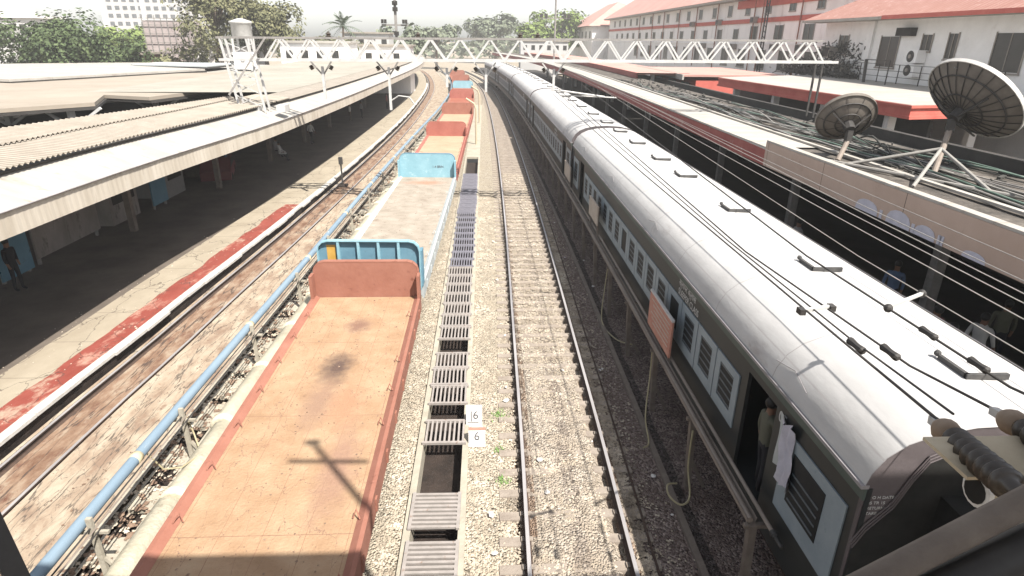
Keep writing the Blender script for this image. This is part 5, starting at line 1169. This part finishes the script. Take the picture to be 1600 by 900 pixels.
for i, (x, y, w, d, h, mt) in enumerate(((-27, 88, 9, 6, 7.2, 'wall_white'), (-18, 96, 7, 6, 6.8, 'wall_pink'), (-36, 120, 9, 8, 7.6, 'hotel'), (-25, 118, 8, 6, 8.6, 'hotel'), (-30, 150, 10, 8, 7.0, 'wall_white'), (9, 165, 12, 8, 7.6, 'hotel'), (-40, 92, 8, 6, 6.4, 'wall_pink'), (-52, 84, 9, 5, 5.6, 'shirt_maroon'))):
    t = thing('low_building', ['whitish low house behind the left platform roofs, nearest the palm', 'pinkish low house left of the bending tracks', 'white low house behind the palm trunk', 'tall narrow white house left of the palm', 'white house where the tracks vanish', 'white house right of the vanishing tracks', 'pinkish low house in front of the scaffolded block', 'dark reddish shanty below the left green trees'][i], 'house', (x, y, 0), 0, 'low houses behind the tracks'); o = (x, y, 0)
    part('wall', MB().box(x, x+w, y, y+d, 0, h), mt, t, o); part('roof', MB().box(x-.3, x+w+.3, y-.3, y+d+.3, h, h+.25), 'roof_corr' if i % 2 else 'roof_white', t, o)
    for k in range(int(w/2)): p = part('window', MB().box(x+.7+2*k, x+1.6+2*k, y-.04, y, h-2.0, h-.9), 'window', t, o)

# hotel, scaffold block, far left building
ht = thing('tall_hotel', 'tall white apartment tower with a grid of windows behind the left trees', 'building', (-111, 222, 0)); o = (-111, 222, 0)
part('wall', MB().box(-123, -92, 222, 236, 0, 30), 'hotel', ht, o)
for r_ in range(8):
    for c in range(12):
        part('window', MB().box(-121.5+2.45*c, -120.1+2.45*c, 221.9, 222, 8.2+2.35*r_, 9.3+2.35*r_), 'hotel_win', ht, o)
part('pilaster', MB().box(-123.4, -122.8, 221.6, 222.2, 0, 30), 'wall_pink', ht, o); part('pilaster', MB().box(-110.8, -110.2, 221.6, 222, 0, 30), 'wall_pink', ht, o)
sc = thing('scaffolded_block', 'block wrapped in brown netting and scaffolding left of the large tree', 'building', (-47, 101, 0)); o = (-47, 101, 0)
part('netting', MB().box(-50.6, -44.2, 101, 106, 0, 9.9), 'mesh_net', sc, o)
pb = MB()
for i in range(8): pb.bar((-50.6+.91*i, 100.8, 4), (-50.6+.91*i, 100.8, 10.6), .08)
for z in (4.5, 5.7, 6.9, 8.1, 9.3, 10.2): pb.bar((-51, 100.8, z), (-43.9, 100.8, z), .08)
part('scaffolding', pb, 'steel_grey', sc, o)
fl = thing('far_left_building', 'pale flat building at the left edge behind the green trees', 'building', (-103, 152, 0)); o = (-103, 152, 0)
part('wall', MB().box(-116, -100, 152, 162, 0, 11.0), 'hotel', fl, o); part('roof_slab', MB().box(-117, -99.4, 151.4, 163, 11, 11.5), 'wall_pink', fl, o)
part('penthouse', MB().box(-112, -104, 154, 160, 11.5, 13.2), 'hotel', fl, o)
for k in range(6): part('window', MB().box(-114.5+2.3*k, -113.1+2.3*k, 151.9, 152, 8.4, 9.7), 'window', fl, o)

# ------------------------------------------------------------------ trees
def tree(label, x, y, h, rx, ry, rz, cz, mt, n, leaf, gaps=.16, lobes=15, seed=0, name='broadleaf_tree', group='trees behind the station roofs'):
    rnd = random.Random(seed); t = thing(name, label, 'tree', (x, y, 0), 0, group)
    tb = MB(); tb.tube([(0, 0, 0), (.1, 0, cz*.45), (0, .1, cz*.8)], [h*.035, h*.026, h*.018], 8)
    L = []
    for i in range(lobes):
        a = rnd.random()*6.28; u = rnd.uniform(.25, .8); w = rnd.uniform(-.55, .75)
        c = Vector((math.cos(a)*u*rx, math.sin(a)*u*ry, cz+w*rz)); r_ = rnd.uniform(.30, .55)
        L.append((c, r_)); tb.tube([(0, .1, cz*.75), tuple(c*.5+Vector((0, 0, cz*.4))), tuple(c)], [h*.014, h*.009, h*.003], 5)
    part('trunk', tb, 'bark', t)
    vs = []; fs = []
    for _ in range(n):
        c, r_ = rnd.choice(L); d = Vector((rnd.gauss(0, 1), rnd.gauss(0, 1), rnd.gauss(0, 1))).normalized()
        k = rnd.uniform(.55, 1.08) if rnd.random() < .8 else rnd.uniform(.1, 1.25)
        p = c+Vector((d.x*rx*r_, d.y*ry*r_, d.z*rz*r_*1.15))*k
        if mnoise.noise(p*(2.2/rx)+Vector((seed, 0, 0))) < -gaps: continue
        s = leaf*rnd.uniform(.5, 1.3); u = Vector((rnd.gauss(0, 1), rnd.gauss(0, 1), rnd.gauss(0, 1)))
        nn = (d*1.0+Vector((0, 0, .6))+u*.5).normalized(); a = nn.cross(u).normalized(); b = nn.cross(a)
        o_ = len(vs); vs += [p+a*s*.5, p+b*s*.28, p-a*s*.5, p-b*s*.28]; fs.append((o_, o_+1, o_+2, o_+3))
    cm_ = MB(); cm_.add(vs, fs); part('crown', cm_, mt, t); return t
TR = [('dense mid green tree at the left edge', -56, 84, 10, 6.5, 5, 4.4, 5.2, 'leaf_a', 11000, .48, 1),
      ('tall rounded green tree second from the left edge', -49.5, 82, 10.5, 5.2, 5, 4.6, 6.0, 'leaf_a', 11000, .48, 2),
      ('low spreading green tree right of the rounded tree', -44.5, 84, 7, 4.5, 4, 3.0, 4.4, 'leaf_a', 7500, .42, 3),
      ('pale yellow green tree below the white tower', -68, 128, 8, 7, 5, 2.8, 6.2, 'leaf_b', 3200, .9, 4),
      ('huge olive brown tree left of the water tank', -36.6, 92, 17, 6.2, 6, 6.0, 11.8, 'leaf_c', 15000, .5, 5),
      ('olive tree crown sloping down behind the water tank', -31, 94, 12, 5.5, 5, 4.2, 8.6, 'leaf_c', 10000, .5, 6),
      ('low olive trees between water tank and palm', -26, 112, 10, 5.0, 5, 2.4, 5.6, 'leaf_c', 6000, .55, 7),
      ('hazy grey green tree right of the palm', -16, 130, 10, 5, 5, 3.0, 7.2, 'leaf_d', 2400, .9, 8),
      ('hazy low tree left of the vanishing tracks', -14, 190, 12, 9, 6, 3.2, 8.5, 'leaf_d', 2400, 1.2, 9),
      ('rounded grey green tree above the middle track', 4, 240, 18, 11, 8, 5.2, 10.8, 'leaf_d', 3600, 1.5, 10),
      ('yellow green tree right of the rounded grey tree', 21, 200, 16, 8, 7, 5.0, 10.8, 'leaf_b', 3600, 1.2, 11),
      ('pale tree in front of the station gable', 15, 190, 13, 7, 6, 4.0, 8.6, 'leaf_b', 2800, 1.1, 12),
      ('hazy low tree beyond the pale tree by the gable', 30, 210, 14, 8, 6, 4.5, 9.6, 'leaf_b', 2600, 1.2, 13),
      ('reddish brown thicket beneath the huge olive tree', -42, 88, 6, 6, 3, 2.0, 4.4, 'leaf_c', 2200, .6, 14)]
for (lb, x, y, h, rx, ry, rz, cz, mt, n, lf, sd_) in TR: tree(lb, x, y, h, rx, ry, rz, cz, mt, n, lf, seed=sd_)
tl_ = MB()
rnd = random.Random(99)
for _ in range(9000):
    x = rnd.uniform(-260, 260); y = 290+rnd.uniform(-12, 12); hh = 7.5+2.6*mnoise.noise((x*.035, 0, 0))+1.3*mnoise.noise((x*.14, 2, 0)); z = hh*rnd.random()**.6
    s = rnd.uniform(.8, 1.8); u = Vector((rnd.gauss(0, 1), rnd.gauss(0, 1), rnd.gauss(0, 1))).normalized(); a = u.cross(Vector((0, .3, 1))).normalized(); b = u.cross(a)
    p = Vector((x, y, z)); tl_.quad(p+a*s, p+b*s*.6, p-a*s, p-b*s*.6)
tag(solo('far_treeline', tl_, 'leaf_d', 'hazy distant line of trees along the horizon', 'trees'), kind='stuff')
pt = thing('palm_tree', 'single palm rising behind the left platform roofs', 'tree', (-23.6, 112, 0)); o = (-23.6, 112, 0)
part('trunk', MB().tube([(-23.6, 112, 0), (-23.8, 112, 5), (-23.6, 112, 9.6)], [.28, .2, .16], 8), 'bark', pt, o)
fm = MB(); rnd = random.Random(5)
for k in range(30):
    a = k*2.4; e = rnd.uniform(-.5, 1.35); d = Vector((math.cos(a)*math.cos(e), math.sin(a)*math.cos(e), math.sin(e))); L_ = rnd.uniform(3.1, 4.0); prev = None
    side = d.cross(Vector((0, 0, 1))).normalized()
    for i in range(12):
        q = i/11; p = Vector((-23.6, 112, 9.7))+d*L_*q+Vector((0, 0, -1.5*q*q))
        w = .55*math.sin(math.pi*min(1, q*.9+.1))
        for s in (-1, 1):
            tip = p+side*s*w+d*.25+Vector((0, 0, -.28)); fm.add([p-d*.08, p+d*.08, tip], [(0, 1, 2)])
part('crown', fm, 'palm_leaf', pt, o)

# ------------------------------------------------------------------ people
def person(label, x, y, z, rz, shirt, trousers, pose='stand', group='people on the platforms'):
    if pose == 'sit':
        J = {'pel': (0, 0, .45), 'che': (0, .03, .85), 'nek': (0, .04, 1.02), 'hed': (0, .02, 1.14), 'top': (0, .02, 1.27)}
        legs = [[(s*.10, 0, .45), (s*.13, -.42, .47), (s*.13, -.45, .06), (s*.13, -.58, .03)] for s in (-1, 1)]
        arms = [[(s*.19, .03, .95), (s*.25, -.06, .70), (s*.14, -.30, .58), (s*.12, -.36, .56)] for s in (-1, 1)]
    else:
        st_ = .16 if pose == 'walk' else .03
        J = {'pel': (0, 0, .92), 'che': (0, 0, 1.28), 'nek': (0, 0, 1.46), 'hed': (0, -.01, 1.58), 'top': (0, -.01, 1.71)}
        legs = [[(s*.09, 0, .90), (s*.10, -s*st_*.6-.03, .49), (s*.11, -s*st_*1.4, .08), (s*.11, -s*st_*1.4-.14, .03)] for s in (-1, 1)]
        arms = [[(s*.19, 0, 1.40), (s*.24, s*st_*.5, 1.12), (s*.23, s*st_-.06, .88), (s*.22, s*st_-.10, .79)] for s in (-1, 1)]
    V = [J['pel'], J['che'], J['nek'], J['hed'], J['top']]; E = [(0, 1), (1, 2), (2, 3), (3, 4)]; RR = [(.155, .11), (.17, .115), (.055, .055), (.085, .10), (.06, .07)]
    for ch, root, rad in [(l, 0, (.085, .06, .042, .035)) for l in legs]+[(a, 1, (.06, .045, .034, .032)) for a in arms]:
        pv = root
        for p, r_ in zip(ch, rad): V.append(p); RR.append((r_, r_)); E.append((pv, len(V)-1)); pv = len(V)-1
    me = bpy.data.meshes.new('skel'); me.from_pydata(V, E, []); ob = bpy.data.objects.new('skel', me); COL.objects.link(ob)
    ob.modifiers.new('s', 'SKIN'); sk = me.skin_vertices[0].data
    for i, r_ in enumerate(RR): sk[i].radius = r_
    sk[0].use_root = True; sb = ob.modifiers.new('u', 'SUBSURF'); sb.levels = 1; sb.render_levels = 1
    bpy.context.view_layer.update()
    m3 = bpy.data.meshes.new_from_object(ob.evaluated_get(bpy.context.evaluated_depsgraph_get())); bpy.data.objects.remove(ob)
    m3.name = 'body'; m3.materials.clear()
    for q in (shirt, trousers, 'skin', 'hair'): m3.materials.append(C[q])
    zn, zp, zh = J['nek'][2], J['pel'][2], J['hed'][2]
    for p in m3.polygons:
        c = p.center
        hand = (abs(c.x) > .16 and c.z < (.62 if pose == 'sit' else .98) and (c.z > .5 if pose != 'sit' else (c.y < -.2 and c.z > .52)))
        p.material_index = 2 if (c.z > zn+.01 or hand) else (0 if c.z > zp+.02 else 1)
    m3.shade_smooth()
    o_ = bpy.data.objects.new('person', m3); COL.objects.link(o_); o_.location = (x, y, z); o_.rotation_euler = (0, 0, rz); tag(o_, label, 'person', group)
    h = MB().sph((0, .012, zh+.065), .102, 12, 8, (.9, 1.05, 1.0)); hh = part('hair', h, 'hair', o_, (0, 0, 0), True)
    return o_
ZL = ZP
person('person in a white shirt and dark trousers walking on the left platform', -13.35, 48.6, ZL, 2.6, 'shirt_white', 'trousers_dark', 'walk')
person('person in a white shirt sitting on the left platform, nearest of the seated pair', -13.6, 41.6, ZL, 1.7, 'shirt_white', 'trousers_dark', 'sit')
person('person in a pale grey shirt sitting just behind the nearest seated person', -14.3, 43.2, ZL, 1.2, 'shirt_grey', 'trousers_dark', 'sit')
person('person in a white shirt standing far under the left canopy', -13.2, 62.5, ZL, 1.7, 'shirt_white', 'trousers_brown')
person('person in a grey shirt standing beside the white shirted person under the left canopy', -12.6, 65.2, ZL, 2.2, 'shirt_grey', 'trousers_dark')
person('person in dark clothes in front of the blue panel at the left edge', -15.0, 18.9, ZL, 1.5, 'trousers_dark', 'trousers_dark')
person('person in a blue shirt standing by the brownish stall', -15.2, 36.8, ZL, 1.9, 'shirt_blue', 'trousers_dark')
person('person in maroon standing farthest along the left platform', -11.4, 74.5, ZL, 1.4, 'shirt_maroon', 'trousers_dark')
person('person in an olive shirt standing in the open doorway of the nearest coach', 4.42, 7.90, 1.22, 1.57, 'shirt_olive', 'trousers_dark')
for i, (x, y, s, lb) in enumerate(((9.9, 11.3, 'shirt_grey', 'person in grey in the dark right platform, nearest the coach roof'), (11.0, 11.8, 'shirt_white', 'person in white among the crowd on the right platform'),
        (12.1, 12.5, 'shirt_olive', 'person in olive deepest in the near crowd on the right platform'), (10.2, 12.2, 'shirt_maroon', 'person in maroon behind the grey shirted one on the right platform'),
        (9.2, 9.6, 'shirt_white', 'person in white at the lower right of the dark right platform'), (10.5, 19.4, 'shirt_grey', 'person in grey near the light column on the right platform'),
        (11.2, 15.2, 'shirt_blue', 'person in blue midway along the dark right platform'))):
    person(lb, x, y, .84, 1.2+i*.7, s, 'trousers_dark', 'walk' if i % 2 else 'stand')

# ------------------------------------------------------------------ air between here and the far trees
hb = MB().box(-330, 330, -60, 330, -1.4, 33)
HM = bpy.data.materials.new('haze_air'); HM.use_nodes = True; hn = HM.node_tree.nodes; hn.clear()
pv = hn.new('ShaderNodeVolumePrincipled'); pv.inputs['Density'].default_value = 0.0008; pv.inputs['Color'].default_value = (.93, .92, .90, 1)
ho = hn.new('ShaderNodeOutputMaterial'); HM.node_tree.links.new(pv.outputs[0], ho.inputs['Volume'])
hz_ = solo('haze', hb, HM, 'pale bright haze filling the air over the station', 'haze', (0, 0, 0), kind='stuff')
